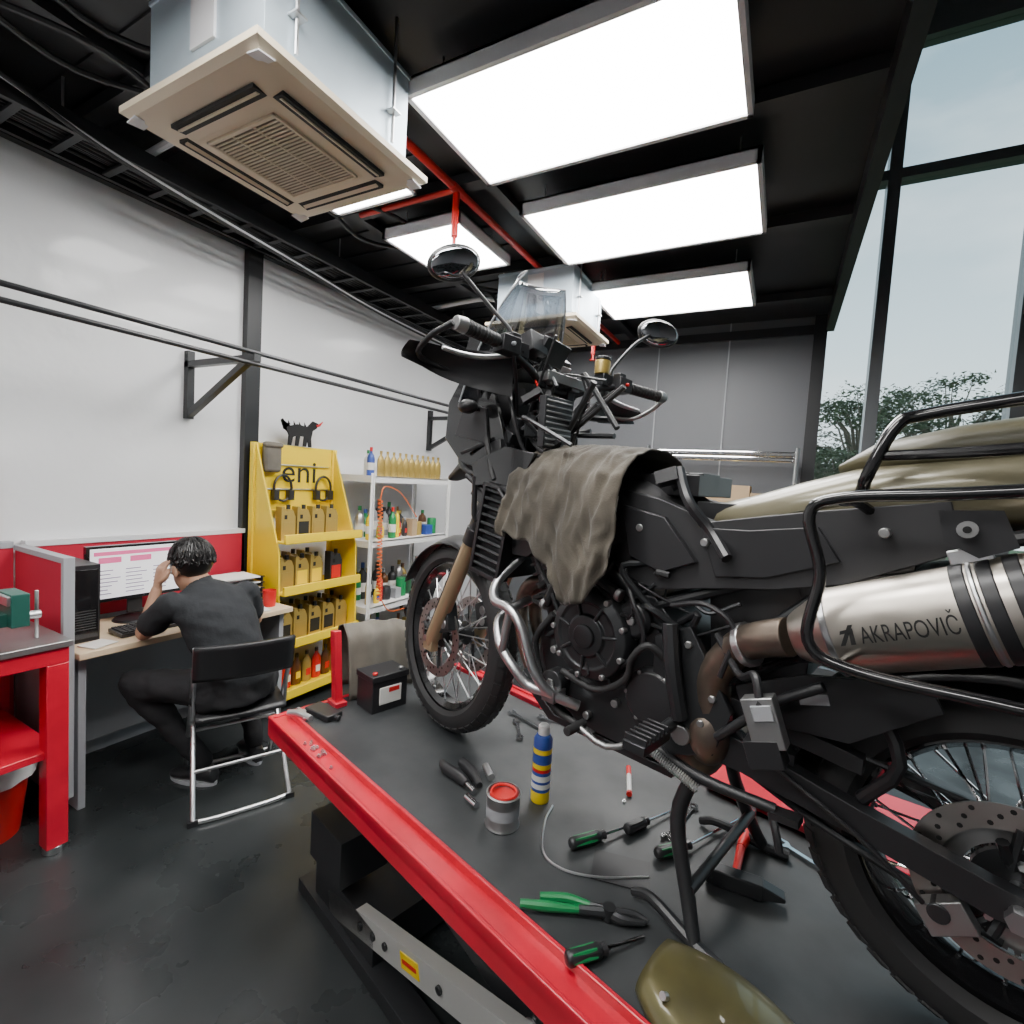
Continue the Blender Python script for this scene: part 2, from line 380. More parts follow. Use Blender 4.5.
g=G().box((-2.70,1.10,.745),(.10,.11,.004),m_lbl,rot=(0,0,.3)).box((-2.72,1.85,.746),(.14,.2,.006),m_lbl,rot=(0,0,-.2));obj('paper_sheets',g)
g=G().lathe([(.001,0),(.035,0),(.04,.1),(.038,.1),(.033,.01),(.001,.008)],(-2.74,2.0,.741),(0,0,1),m_redpl,20);obj('drinking_cup',g)
# folding chair
CW=V((-.904,.427,0));CS=V((.427,.904,0));CO=V((-2.30,1.52,0))
def cp(f,s,z): return CO+CW*f+CS*s+V((0,0,z))
g=G();
for s in(-.2,.2):
    g.tube([cp(-.21,s,.79),cp(-.14,s,.62),cp(.05,s,.32),cp(.24,s,.012)],.011,m_sil,10,sub=5)
    g.tube([cp(.12,s*.9,.43),cp(-.05,s*.95,.25),cp(-.24,s,.012)],.011,m_sil,10,sub=4)
    g.tube([cp(-.13,s*.98,.60),cp(-.1,s*.98,.42)],.008,m_sil,8)
g.tube([cp(-.24,-.2,.014),cp(-.25,-.1,.012),cp(-.25,.1,.012),cp(-.24,.2,.014)],.011,m_sil,10,sub=3)
g.cyl(cp(.24,-.2,.014),cp(.24,.2,.014),.011,m_sil).cyl(cp(.07,-.2,.29),cp(.07,.2,.29),.009,m_sil).cyl(cp(-.12,-.19,.18),cp(-.12,.19,.18),.009,m_sil)
for s in(-.2,.2):
    g.box(cp(-.24,s,.012),(.04,.03,.024),m_pl,rot=(0,0,math.atan2(CS.y,CS.x)))
rows=[]
for i in range(9):
    t=i/8
    rows.append([cp(-.215-.03*math.sin(math.pi*k/12)+.05*(1-t),-.205+.41*k/12,.63+.17*t) for k in range(13)])
gb=G().grid(rows,m_pl)
sr=[]
for i in range(9):
    t=i/8;sr.append([cp(-.16+.36*t,-.19+.38*k/10,.44+.012*math.sin(math.pi*t)-.008*math.sin(math.pi*k/10)) for k in range(11)])
gb.grid(sr,m_pl)
ch=empty('folding_chair');obj('frame',g,ch);obj('backrest_and_seat',gb,ch,solid=.018)
# ------------------------------------------------------------------ man
def capsule_parts():
    P=[]
    hl=V((-2.30,1.41,.53));hr=V((-2.30,1.60,.53))
    kl=V((-2.64,1.22,.53));kr=V((-2.68,1.76,.53));al=V((-2.44,1.44,.11));ar=V((-2.42,1.70,.11))
    shl=V((-2.46,1.285,.93));shr=V((-2.42,1.63,.94));el=V((-2.62,1.25,.775));wl=V((-2.61,1.30,.99));er=V((-2.50,1.74,.76));wr=V((-2.70,1.66,.775))
    P+=[(hl,kl,.092,.062,'t'),(hr,kr,.092,.062,'t'),(kl,al,.062,.042,'t'),(kr,ar,.062,.042,'t'),(hl,hr,.115,.115,'t')]
    P+=[(al,V((-2.44,1.44,.09)),.034,.034,'s'),(ar,V((-2.42,1.70,.09)),.034,.034,'s')]
    m1=shl.lerp(el,.66);m2=shr.lerp(er,.66)
    P+=[(shl,m1,.062,.058,'b'),(shr,m2,.062,.058,'b'),(m1,el,.043,.037,'s'),(m2,er,.043,.037,'s'),(el,wl,.038,.024,'s'),(er,wr,.038,.024,'s')]
    return P,wl,wr,al,ar
P,wl,wr,al,ar=capsule_parts()
def cap(g,a,b,ra,rb,mt):
    d=(b-a);L=max(d.length,1e-4)
    pts=[a-d/L*ra*.98,a-d/L*ra*.7,a,b,b+d/L*rb*.7,b+d/L*rb*.98];g.tube(pts,[ra*.2,ra*.71,ra,rb,rb*.71,rb*.2],mt,14)
def remesh(name,g,vox,parent,tagf=None,mats=None,smooth=4,disp=None):
    o=obj(name+'_src',g);m=o.modifiers.new('r','REMESH');m.mode='VOXEL';m.voxel_size=vox
    s=o.modifiers.new('s','SMOOTH');s.iterations=smooth;s.factor=.5
    dg=bpy.context.evaluated_depsgraph_get();e=o.evaluated_get(dg);me=bpy.data.meshes.new_from_object(e)
    bpy.data.objects.remove(o)
    me.materials.clear()
    for q in mats:me.materials.append(q)
    if tagf:
        for p in me.polygons:p.material_index=tagf(p.center)
    if disp:
        ns=[v.normal.copy() for v in me.vertices]
        for v,nn in zip(me.vertices,ns): v.co=v.co+nn*disp(v.co)
    me.shade_smooth()
    n=bpy.data.objects.new(name,me);bpy.context.collection.objects.link(n);n.parent=parent;return n
man=empty('seated_man')
g=G()
for a,b,ra,rb,t in P:cap(g,a,b,ra,rb,m_shirt)
def tsec(c,wy,wx,tilt):
    out=[]
    for k in range(24):
        t=2*math.pi*k/24;q=V((math.cos(t)*wx,math.sin(t)*wy,0));q.rotate(Matrix.Rotation(tilt,3,'Y'));out.append(V(c)+q)
    return out
TS=[((-2.26,1.505,.47),.165,.125,0),((-2.265,1.50,.55),.17,.13,-.1),((-2.30,1.49,.66),.155,.115,-.3),((-2.35,1.475,.78),.165,.12,-.4),((-2.40,1.46,.87),.18,.12,-.45),((-2.44,1.455,.935),.172,.10,-.5),((-2.475,1.45,.98),.12,.07,-.5),((-2.50,1.445,1.0),.06,.055,-.5)]
g.loft([tsec(*t) for t in TS],m_shirt)
cap(g,V((-2.48,1.45,.96)),V((-2.535,1.435,1.04)),.054,.052,m_skin)
NK=(V((-2.49,1.445,.99)),V((-2.53,1.435,1.04)))
def sd(p,a,b,ra,rb):
    d=b-a;t=max(0,min(1,(p-a).dot(d)/max(d.length_squared,1e-9)));return (p-a-d*t).length-(ra*(1-t)+rb*t)
def tag(c):
    best=9;bt='b'
    for a,b,ra,rb,t in P:
        q=sd(c,a,b,ra,rb)
        if q<best:best=q;bt=t
    for (c1,wy,wx,_),(c2,wy2,wx2,_) in zip(TS[:-1],TS[1:]):
        q=sd(c,V(c1),V(c2),wx,wx2)
        if q<best:
            best=q;bt='b' if c.z>.57 else 't'
    q=sd(c,*NK,.05,.05)
    if q<best+.004 and c.z>1.0:bt='s'
    return {'b':0,'t':1,'s':2}[bt]
def wr_(c):
    t=tag(c)
    if t==2:return 0
    return .004+.009*noise.noise(V((c.x*9,c.y*7,c.z*14)))+.005*noise.noise(V((c.x*22,c.y*20,c.z*26)))
remesh('body',g,.011,man,tag,[m_shirt,m_trou,m_skin],3,wr_)
def hand(name,w,dirv,palm,curl,side):
    d=dirv.normalized();n=palm.normalized();s=d.cross(n).normalized()*side
    g=G()
    g.loft([[w+d*t+s*(math.cos(a)*ww)+n*(math.sin(a)*hh) for a in [2*math.pi*k/14 for k in range(14)]] for t,ww,hh in((-.015,.022,.017),(.01,.026,.017),(.045,.038,.016),(.08,.04,.014),(.088,.034,.01))],m_skin)
    for i,(off,ln) in enumerate(((-.030,.068),(-.010,.078),(.010,.072),(.029,.056))):
        p=w+d*.078+s*off;pts=[p-d*.012];dd=d.copy();r=[.0095]
        for k,fr in enumerate((.45,.3,.25)):
            dd=(Matrix.Rotation(curl*(.6+.5*k)+.08*i,3,d.cross(n)))@d
            pts.append(p.copy());r.append(.0092-.0008*k);p=p+dd*ln*fr
        pts.append(p);r.append(.006);g.tube(pts,r,m_skin,9,sub=3)
    p=w+d*.02-s*.028;g.tube([p+s*.01,p-s*.014+d*.02+n*.008,p-s*.018+d*.045+n*.014,p-s*.01+d*.062+n*.02],[.013,.012,.010,.007],m_skin,9,sub=3)
    remesh(name,g,.0035,man,None,[m_skin],2)
hand('hand_left',wl+V((0,.0,.01)),V((.03,.18,1)),V((.1,1,-.1)),.55,1)
hand('hand_right',wr,V((-1,-.05,-.1)),V((0,0,-1)),.35,-1)
HC=V((-2.555,1.425,1.08));HR=Matrix.Rotation(rad(6),3,'Z')@Matrix.Rotation(rad(-24),3,'Y')
def hp(f,s,u): return HC+HR@V((-f,s,u))*1.06
g=G()
g.ell(hp(-.005,0,.025),(.104,.083,.093),m_skin,HR).ell(hp(.03,0,-.035),(.069,.064,.079),m_skin,HR).ell(hp(.06,0,-.08),(.032,.035,.026),m_skin,HR)
g.ell(hp(.098,0,-.012),(.018,.012,.026),m_skin,HR).ell(hp(.085,0,.02),(.016,.05,.014),m_skin,HR).ell(hp(.088,0,-.05),(.012,.024,.011),m_skin,HR)
for s in(-1,1): g.ell(hp(-.0,s*.08,-.01),(.020,.009,.032),m_skin,HR)
remesh('head',g,.006,man,None,[m_skin],3)
g=G()
for s in(-1,1):
    g.ell(hp(.088,s*.031,.003),(.011,.013,.010),m_wht,HR,12,8);g.ell(hp(.097,s*.031,.003),(.004,.006,.006),m_dk,HR,10,6)
    g.ell(hp(.094,s*.031,.024),(.006,.019,.005),m_hair,HR,10,6)
g.ell(hp(.098,0,-.05),(.005,.022,.005),mat('lips',(.35,.13,.1),.5),HR,10,6);obj('face_details',g,man)
g=G();random.seed(5)
g.ell(hp(-.022,0,.036),(.106,.091,.102),m_hair,HR)
# straight locks that start near the crown and lie along the skull
CRN=V((-.45,0,.89)).normalized()
for i in range(1100):
    n=V((random.gauss(0,1),random.gauss(0,1),random.gauss(0,1))).normalized()
    if n.z<-.45 or (n.z<.25 and n.x>.25):continue
    fl=(n-CRN*n.dot(CRN))
    if fl.length<.05:fl=V((random.uniform(-1,1),random.uniform(-1,1),0))
    fl=fl.normalized()+V((random.uniform(-.25,.25),random.uniform(-.25,.25),-.25));pts=[];m_=n.copy();k_=1.0+random.uniform(.0,.05)
    for j in range(5):
        e=k_+(.0 if j<4 else random.uniform(0,.09));pts.append(hp(-.022+m_.x*.100*e,m_.y*.0865*e,.036+m_.z*.097*e))
        m_=(m_+(fl-m_*fl.dot(m_))*.13).normalized()
        if m_.z<-.72:break
    if len(pts)>2:g.tube(pts,[.0045]*(len(pts)-1)+[.0008],m_hair,5)
obj('hair',g,man)
def shoe(nm,a,dirv):
    d=dirv.normalized();s=V((-d.y,d.x,0));g=G();S=[]
    for t,w,h in((-.07,.02,.03),(-.06,.034,.075),(-.02,.038,.09),(.03,.038,.075),(.09,.044,.055),(.15,.04,.045),(.18,.02,.03)):
        S.append([V((a.x,a.y,.012))+d*t+s*math.cos(q)*w+V((0,0,h/2+math.sin(q)*h/2)) for q in [2*math.pi*k/16 for k in range(16)]])
    g.loft(S,m_pl)
    S=[]
    for z in(0,.018): S.append([V((a.x,a.y,z))+d*(.055+math.cos(q)*.13)+s*math.sin(q)*.045 for q in [2*math.pi*k/20 for k in range(20)]])
    g.loft(S,m_gp);obj(nm,g,man)
shoe('shoe_left',al,V((-.9,-.3,0)));shoe('shoe_right',ar,V((-.95,.25,0)))
# ------------------------------------------------------------------ yellow oil rack
g=G();X0,X1,Y0,Y1=-3.12,-2.78,2.12,2.78
for y in(Y0,Y1): g.bb((X0,y-.02,.0),(X0+.04,y+.02,1.76),m_yel)
for y in(Y0,Y1): g.prism([(0,0),(.34,0),(.34,.1),(.3,1.05),(.04,1.76),(0,1.76)],(X0,y,0),(1,0,0),(0,0,1),.012,m_yel)
g.bb((X0,Y0,1.3),(X0+.02,Y1,1.76),m_yel)
for z in(.08,.42,.78,1.12): g.bb((X0,Y0,z-.01),(X1+.02,Y1,z),m_yel);g.bb((X1,Y0,z-.01),(X1+.02,Y1,z+.05),m_yel)
for z in(1.45,1.62): 
    g.cyl((X0+.03,Y0+.05,z),(X0+.03,Y1-.05,z),.006,m_sil,8)
obj('oil_display_rack',g,bevel=.003)
def text(body,size,mt,name,parent,fn,sub=2,ext=0):
    cu=bpy.data.curves.new('t','FONT');cu.body=body;cu.size=size;cu.align_x='LEFT';cu.resolution_u=4
    o=bpy.data.objects.new('t',cu);bpy.context.collection.objects.link(o)
    dg=bpy.context.evaluated_depsgraph_get();me=bpy.data.meshes.new_from_object(o.evaluated_get(dg));bpy.data.objects.remove(o)
    bm=bmesh.new();bm.from_mesh(me)
    if sub:bmesh.ops.triangulate(bm,faces=bm.faces);bmesh.ops.subdivide_edges(bm,edges=bm.edges,cuts=sub)
    for v in bm.verts:v.co=fn(v.co.x,v.co.y)
    bm.to_mesh(me);bm.free();me.materials.clear();me.materials.append(mt)
    n=bpy.data.objects.new(name,me);bpy.context.collection.objects.link(n)
    if parent:n.parent=parent
    return n
sg=empty('rack_lettering');text('eni',.26,m_dk,'letters',sg,lambda x,y:V((X0+.023,Y0+.2+x,1.50+y*.9)),0)
def bottle(g,x,y,z,h,r,mt,cm,flat=False,lb=None):
    lb=lb or m_lbl
    if flat:
        S=[]
        for t,k in((0,.95),(.02,1),(.6,1),(.75,.7),(.82,.35),(.9,.3)): S.append([V((x+math.cos(q)*r*.6*k,y+math.sin(q)*r*k,z+h*t)) for q in [2*math.pi*j/12 for j in range(12)]])
        g.loft(S,mt);g.cyl((x,y,z+h*.88),(x,y,z+h),r*.32,cm,10);g.bb((x+r*.55,y-r*.5,z+h*.2),(x+r*.62,y+r*.5,z+h*.42),lb)
    else:
        g.lathe([(r,0),(r,h*.62),(r*.8,h*.72),(r*.35,h*.8),(r*.35,h*.88)],(x,y,z),(0,0,1),mt,12);g.cyl((x,y,z+h*.86),(x,y,z+h),r*.38,cm,10)
        g.lathe([(r*1.02,h*.2),(r*1.02,h*.45)],(x,y,z),(0,0,1),lb,12,caps=False)
def jug(g,x,y,z,h,w,mt,lb):
    g.prism([(-w/2,0),(w/2,0),(w/2,h*.66),(w*.30,h*.86),(w*.05,h*.88),(-w*.2,h*.80),(-w*.3,h*.95),(-w/2,h*.95)],(x,y,z),(0,1,0),(0,0,1),w*.55,mt)
    g.cyl((x,y+w*.16,z+h*.86),(x,y+w*.16,z+h),w*.13,m_plm,10);g.bb((x+w*.275,y-w*.38,z+h*.12),(x+w*.29,y+w*.38,z+h*.52),lb);g.bb((x+w*.275,y-w*.3,z+h*.6),(x+w*.285,y-w*.1,z+h*.72),m_dk)
random.seed(11);g=G()
for z,n in((.42,5),(.78,3),(1.12,4)):
    for i in range(n):
        jug(g,X0+.22,Y0+.10+i*.122,z,.235,.108,m_gold,random.choice([m_yel,m_dk,m_gold]))
        if z<1: jug(g,X0+.1,Y0+.12+i*.122,z,.25,.108,m_gold,m_dk)
jug(g,X0+.22,Y0+.52,.78,.24,.11,m_plm,m_redpl)
for i in range(7): bottle(g,X0+.2,Y0+.07+i*.085,.08,.22,.038,random.choice([m_gold,m_brn,m_plm,m_redpl]),m_plm,True,random.choice([m_yel,m_lbl,m_redpl]))
obj('oil_bottles',g,bevel=.004)
g=G().box((X0+.06,Y0+.1,1.66),(.05,.13,.19),m_gry).box((X0+.07,Y0+.1,1.75),(.06,.14,.04),m_gry);obj('hanging_rag',g,bevel=.02)
g=G()
for y in(Y0+.2,Y0+.55):
    g.tube([(X0+.05,y+.07*math.cos(a),1.46+.09*math.sin(a)) for a in [k*math.pi/6 for k in range(12)]],.009,m_pl,8,closed=True,sub=2);g.box((X0+.05,y+.06,1.41),(.04,.04,.07),m_pl);g.box((X0+.05,y-.06,1.41),(.04,.04,.07),m_pl)
obj('hanging_headphones',g)
g=G();zz=1.762;y=Y0+.34;x=X0+.03;k_=1.2
g.prism([(a*k_,b*k_) for a,b in [(-.08,.11),(-.02,.13),(.05,.12),(.09,.16),(.13,.15),(.12,.12),(.09,.10),(.08,.05),(.085,0),(.065,0),(.055,.05),(.045,0),(.025,0),(.03,.06),(.0,.06),(-.01,0),(-.03,0),(-.025,.06),(-.05,.05),(-.06,0),(-.08,0),(-.075,.06),(-.1,.1),(-.12,.15),(-.13,.14),(-.11,.09)]],(x,y,zz),(0,1,0),(0,0,1),.012,m_dk)
g.tube([(x,y+.14,zz+.16),(x,y+.17,zz+.17),(x,y+.2,zz+.2)],[.012,.010,.003],m_redpl,6)
for i in range(4): g.tube([(x,y-.09+i*.045,zz+.145),(x,y-.1+i*.045,zz+.175)],[.009,.001],m_dk,5)
obj('dog_emblem',g)
# ------------------------------------------------------------------ white boltless shelf with bottles
g=G();SX0,SX1,SY0,SY1=-3.15,-2.75,2.86,3.85
for x in(SX0,SX1):
    for y in(SY0,SY1):
        g.bb((x-.02,y-.003,0),(x+.02,y+.003,1.6),m_wht);g.bb((x-.003,y-.02,0),(x+.003,y+.02,1.6),m_wht)
        for i in range(30):
            if x==SX1: g.bb((x-.015,y-.0045,.05+i*.05),(x+.0,y-.003,.07+i*.05),m_dk)
for z in(.12,.55,1.07,1.58):
    g.bb((SX0,SY0,z-.01),(SX1,SY1,z),m_wht);g.bb((SX1-.01,SY0,z-.05),(SX1,SY1,z),m_wht);g.bb((SX0,SY0-.002,z-.05),(SX1,SY0+.004,z),m_wht)
obj('storage_shelf',g,bevel=.001)
g=G();random.seed(21)
for i in range(11): bottle(g,SX1-.08,SY0+.16+i*.075,1.58,.2,.035,m_gold,m_gold,True,m_gold)
bottle(g,SX1-.08,SY0+.05,1.58,.22,.03,m_blu,m_redpl);bottle(g,SX1-.16,SY0+.1,1.58,.2,.03,m_wht,m_grn)
cols=[m_gold,m_brn,m_plm,m_brn,m_redpl,m_blu,m_grn,m_yel,m_sil,m_plm,m_gp]
for z in(.12,.55,1.07):
    y=SY0+.07
    while y<SY1-.06:
        q=random.random()
        if q<.25:
            s_=random.uniform(.05,.09);h_=random.uniform(.06,.2);g.box((SX1-.12,y+s_/2,z+h_/2),(.12,s_,h_),random.choice(cols+[m_card,m_wht]));y+=s_+.02
        elif q<.4:
            r_=random.uniform(.04,.055);h_=random.uniform(.08,.15);g.lathe([(r_,0),(r_,h_),(r_*.9,h_+.01),(.001,h_+.01)],(SX1-.12,y+r_,z),(0,0,1),random.choice(cols),16);y+=2*r_+.02
        else:
            r_=random.uniform(.02,.036);bottle(g,SX1-random.uniform(.07,.14),y+r_,z,random.uniform(.12,.27),r_,random.choice(cols),random.choice(cols),random.random()<.4,random.choice([m_lbl,m_yel,m_redpl,m_blu]));y+=2*r_+random.uniform(.005,.03)
        if random.random()<.8: bottle(g,SX0+.12,y,z,random.uniform(.2,.32),.04,random.choice(cols),random.choice(cols))
obj('shelf_bottles',g)
g=G();g.spring((SX1+.035,SY0+.05,1.4),(SX1+.035,SY0+.08,.62),.018,.004,26,m_org);g.tube([(SX1+.035,SY0+.05,1.4),(SX1+.03,SY0+.1,1.5),(SX1+.02,SY0+.3,1.45),(SX1+.03,SY0+.5,1.25)],.004,m_org,6,sub=5)
g.tube([(SX1+.03,SY0+.1,.62),(SX1+.04,SY0+.2,.5),(SX1+.03,SY0+.4,.48)],.004,m_org,6,sub=5);obj('coiled_air_hose',g)
# wire shelf at the back
g=G()
for x in(-1.1,.08):
    for y in(4.62,5.05): g.cyl((x,y,0),(x,y,2.0),.015,m_chr,10)
for z in(1.96,1.35,.75,.15):
    for y in(4.62,5.05):
        g.cyl((-1.1,y,z),(.08,y,z),.008,m_chr,6).cyl((-1.1,y,z-.045),(.08,y,z-.045),.008,m_chr,6)
        g.tube([(-1.1+i*.0295,y,z-(.04 if i%2 else 0)) for i in range(41)],.004,m_chr,5)
    for x in(-1.1,.08): g.cyl((x,4.62,z),(x,5.05,z),.006,m_chr,6).cyl((x,4.62,z-.04),(x,5.05,z-.04),.006,m_chr,6)
    for i in range(30): g.cyl((-1.08+i*.04,4.62,z),(-1.08+i*.04,5.05,z),.003,m_chr,5)
obj('wire_shelving_rack',g)
g=G()
for c,s in(((-.42,4.84,1.52),(.35,.3,.32)),((-.8,4.84,1.45),(.3,.3,.18)),((-.1,4.84,1.49),(.28,.3,.26)),((-.6,4.84,.88),(.5,.35,.24)),((-.3,4.84,.3),(.5,.35,.28))):
    g.box(c,s,m_card);g.box((c[0],c[1],c[2]+s[2]/2+.001),(s[0]*.15,s[1],.003),m_gold)
obj('cardboard_boxes',g,bevel=.004)
# ------------------------------------------------------------------ red workbench, vise, bin
g=G();bx0,bx1,by0,by1=-3.1,-2.44,-.9,.9
g.bb((bx0,by0,.845),(bx1+.01,by1+.01,.87),m_alu).bb((bx0,by0,.78),(bx1,by1,.845),m_red)
for x in(bx0,bx1-.07):
    for y in(by0,by1-.07): g.bb((x,y,.03),(x+.07,y+.07,.78),m_red).cyl((x+.035,y+.035,0),(x+.035,y+.035,.03),.035,m_sil,16)
g.bb((bx0,by0,.40),(bx1-.02,by1-.02,.43),m_red)
obj('workbench',g,bevel=.003)
g=G();g.M=Matrix.Translation((-2.55,.62,.87))@Matrix.Scale(1.2,4)
g.lathe([(.001,0),(.075,0),(.07,.015),(.045,.03),(.04,.06),(.001,.06)],(0,0,0),(0,0,1),m_visg,20)
g.bb((-.05,-.14,.055),(.05,.02,.12),m_visg).bb((-.06,.0,.06),(.06,.045,.165),m_visg).bb((-.03,-.05,.06),(.03,.14,.10),m_visg).bb((-.06,.1,.06),(.06,.145,.165),m_visg)
g.bb((-.055,.043,.13),(.055,.052,.16),m_sil).bb((-.055,.092,.13),(.055,.102,.16),m_sil)
g.cyl((0,.14,.08),(0,.19,.08),.014,m_sil).cyl((0,.18,0.0),(0,.18,.16),.006,m_sil,8)
obj('bench_vise',g,bevel=.004)
g=G();bc=(-2.80,.74)
g.lathe([(.12,0),(.155,.30),(.165,.31),(.16,.315),(.145,.30),(.115,.01)],(*bc,.0),(0,0,1),m_redpl,28)
rows=[[V((bc[0]+math.cos(k*math.pi/12)*r*(1+.05*math.sin(k*2.3+j)),bc[1]+math.sin(k*math.pi/12)*r*(1+.05*math.sin(k*3.1)),z)) for k in range(25)] for j,(r,z) in enumerate(((.172,.25),(.170,.315),(.14,.35),(.11,.31),(.05,.29)))]
g.grid(rows,m_wht)
obj('waste_bin',g)
# ------------------------------------------------------------------ lift
lift=empty('motorcycle_lift',LM)
g=G();x0,x1=-.75,1.975
g.bb((x0,-.385,-.03),(x1,.42,-.001),m_deck);obj('deck',g,lift,bevel=.004)
g=G()
for s,yi in((1,.42),(-1,-.385)):
    yo=yi+s*.078
    g.bb((x0,min(yi,yo),-.035),(x1,max(yi,yo),-.005),m_red)
    g.bb((x0,min(yi,yi+s*.012),-.03),(x1,max(yi,yi+s*.012),.016),m_red)
    g.bb((x0,min(yo,yo-s*.012),-.075),(x1,max(yo,yo-s*.012),.004),m_red)
g.bb((x1,-.46,-.075),(x1+.02,.495,.0),m_red)
g.prism([(.1,-.36),(.66,-.36),(.74,-.70),(.1,-.76)],(0,0,.022),(1,0,0),(0,1,0),.02,m_red)
g.prism([(1.3,-.47),(1.0,-.47),(1.0,-.55),(1.2,-.56)],(0,0,-.02),(1,0,0),(0,1,0),.02,m_red)
obj('red_rails',g,lift,bevel=.003)
m_ls=mat('lift_silver',(.6,.6,.58),.4,.4)
g=G()
for y in(.38,-.33):
    g.box((.75,y,-.34),(1.85,.04,.085),m_ls if y>0 else m_blk,rot=(0,rad(14.5),0))
    g.box((.75,y-math.copysign(.06,y),-.34),(1.85,.04,.09),m_blk,rot=(0,rad(-14.5),0))
    g.bb((-.3,y-.04,-.65),(1.85,y+.04,-.6),m_blk);g.bb((-.3,y-.03,-.1),(1.85,y+.03,-.03),m_blk)
for x in(-.2,1.7): g.bb((x-.05,-.37,-.62),(x+.05,.37,-.56),m_blk)
g.bb((1.5,.26,-.42),(1.72,.44,-.26),m_blk).bb((1.35,.1,-.62),(1.75,.4,-.48),m_blk)
g.cyl((.75,-.38,-.34),(.75,.41,-.34),.025,m_sil)
g.M=Matrix.Translation((.75,.401,-.34))@Matrix.Rotation(rad(14.5),4,'Y')
g.box((.42,.0,.0),(.09,.003,.045),m_yel);g.box((.42,.002,.0),(.07,.002,.012),m_redpl)
for x in(.55,.62,.28,.7): g.cyl((x,-.005,0),(x,.006,0),.012,m_blk,10)
g.M=Matrix()
g.cyl((1.45,0,-.5),(.4,0,-.2),.035,m_sil).cyl((1.6,0,-.55),(1.2,0,-.43),.05,m_blk)
obj('scissor_frame',g,lift,bevel=.003)
# ------------------------------------------------------------------ motorcycle
bike=empty('motorcycle',LM)
hd=V((1.52,0,.35));axd=V((-.438,0,.899)).normalized()
SM=Matrix.Translation(hd)@Matrix.Rotation(rad(-9),4,axd)@Matrix.Translation(-hd)
SW=Matrix.Translation((-.045,0,0))@SM
def wheel(g,c,ro,tw,th,rr,rim,hubr,hubw,nsp,spm,knob,kh):
    prof=[]
    for k in range(17):
        a=math.pi*k/16;prof.append((ro-th+th*math.sin(a)**.8,-tw/2*math.cos(a)))
    prof=[(rr+.004,-tw*.38)]+prof+[(rr+.004,tw*.38)]
    g.lathe(prof,c,(0,1,0),m_rub,72,caps=False)
    for k in range(knob):
        a=2*math.pi*k/knob
        for s in(-1,0,1):
            R=ro-(.001 if s==0 else th*.16);aa=a+(math.pi/knob if s==0 else 0)
            g.box(V(c)+Matrix.Rotation(-aa,3,'Y')@V((0,s*tw*.30,R-.006+kh)),(2*math.pi*ro/knob*.66,tw*.25,.012),m_rub,rot=Matrix.Rotation(-aa,3,'Y')@Matrix.Rotation(-s*.7,3,'X'))
    g.lathe([(rr+.012,-tw*.33),(rr+.012,-tw*.27),(rr-.006,-tw*.25),(rr-.014,-.01),(rr-.014,.01),(rr-.006,tw*.25),(rr+.012,tw*.27),(rr+.012,tw*.33),(rr-.002,tw*.34),(rr-.02,.02),(rr-.02,-.02),(rr-.002,-tw*.34),(rr+.012,-tw*.33)],c,(0,1,0),rim,64,caps=False)
    g.lathe([(.012,-hubw/2),(hubr,-hubw/2),(hubr*1.02,-hubw/2+.012),(hubr*.6,-hubw/4),(hubr*.6,hubw/4),(hubr*1.02,hubw/2-.012),(hubr,hubw/2),(.012,hubw/2)],c,(0,1,0),m_eng,32)
    for k in range(nsp):
        a=2*math.pi*k/nsp;s=1 if k%2 else -1;da=.33*(1 if (k//2)%2 else -1)
        p=V(c)+V((math.cos(a+da)*hubr*.95,s*hubw*.42,math.sin(a+da)*hubr*.95));q=V(c)+V((math.cos(a)*(rr-.01),s*tw*.1,math.sin(a)*(rr-.01)))
        g.cyl(p,q,.0027,spm,5);g.cyl(q,q.lerp(p,.08),.0044,spm,6)
def disc(g,c,y,ri,ro,mt,ncar=6,holes=36):
    c=V(c)+V((0,y,0));g.lathe([(ri,-.0025),(ro,-.0025),(ro,.0025),(ri,.0025),(ri,-.0025)],c,(0,1,0),mt,64,caps=False)
    for k in range(holes):
        a=2*math.pi*k/holes;q=ri+(ro-ri)*(.22+.28*(k%3))
        p=c+V((math.cos(a)*q,0,math.sin(a)*q));g.cyl(p-V((0,.0031,0)),p+V((0,.0031,0)),.0042,m_dk,8)
    for k in range(ncar):
        a=2*math.pi*k/ncar;g.tube([c+V((math.cos(a)*.04,0,math.sin(a)*.04)),c+V((math.cos(a+.25)*(ri+.006),0,math.sin(a+.25)*(ri+.006)))],.007,m_eng,6)
m_disc=mat('worn_disc',(.42,.39,.37),.35,1,rv=(.5,20))
g=G();g.M=SW;wheel(g,(1.56,0,.355),.352,.10,.062,.270,m_gl,.045,.12,36,m_sil,48,.002)
disc(g,(1.56,0,.35),.075,.108,.145,m_disc);disc(g,(1.56,0,.35),-.075,.108,.145,m_disc)
g.cyl((1.56,-.13,.35),(1.56,.13,.35),.012,m_sil)
obj('front_wheel',g,bike)
g=G();wheel(g,(-.01,0,.342),.325,.15,.082,.222,m_gl,.06,.15,44,m_chr,44,.001)
disc(g,(-.01,0,.342),.092,.10,.140,m_disc,5,48)
g.lathe([(.07,-.004),(.10,-.004),(.10,.004),(.07,.004),(.07,-.004)],(-.01,.072,.342),(0,1,0),m_alu,42,caps=False)
for k in range(42):
    a=2*math.pi*k/42;g.box((-.01+math.cos(a)*.102,.072,.342+math.sin(a)*.102),(.008,.006,.008),m_alu,rot=(0,-a,0))
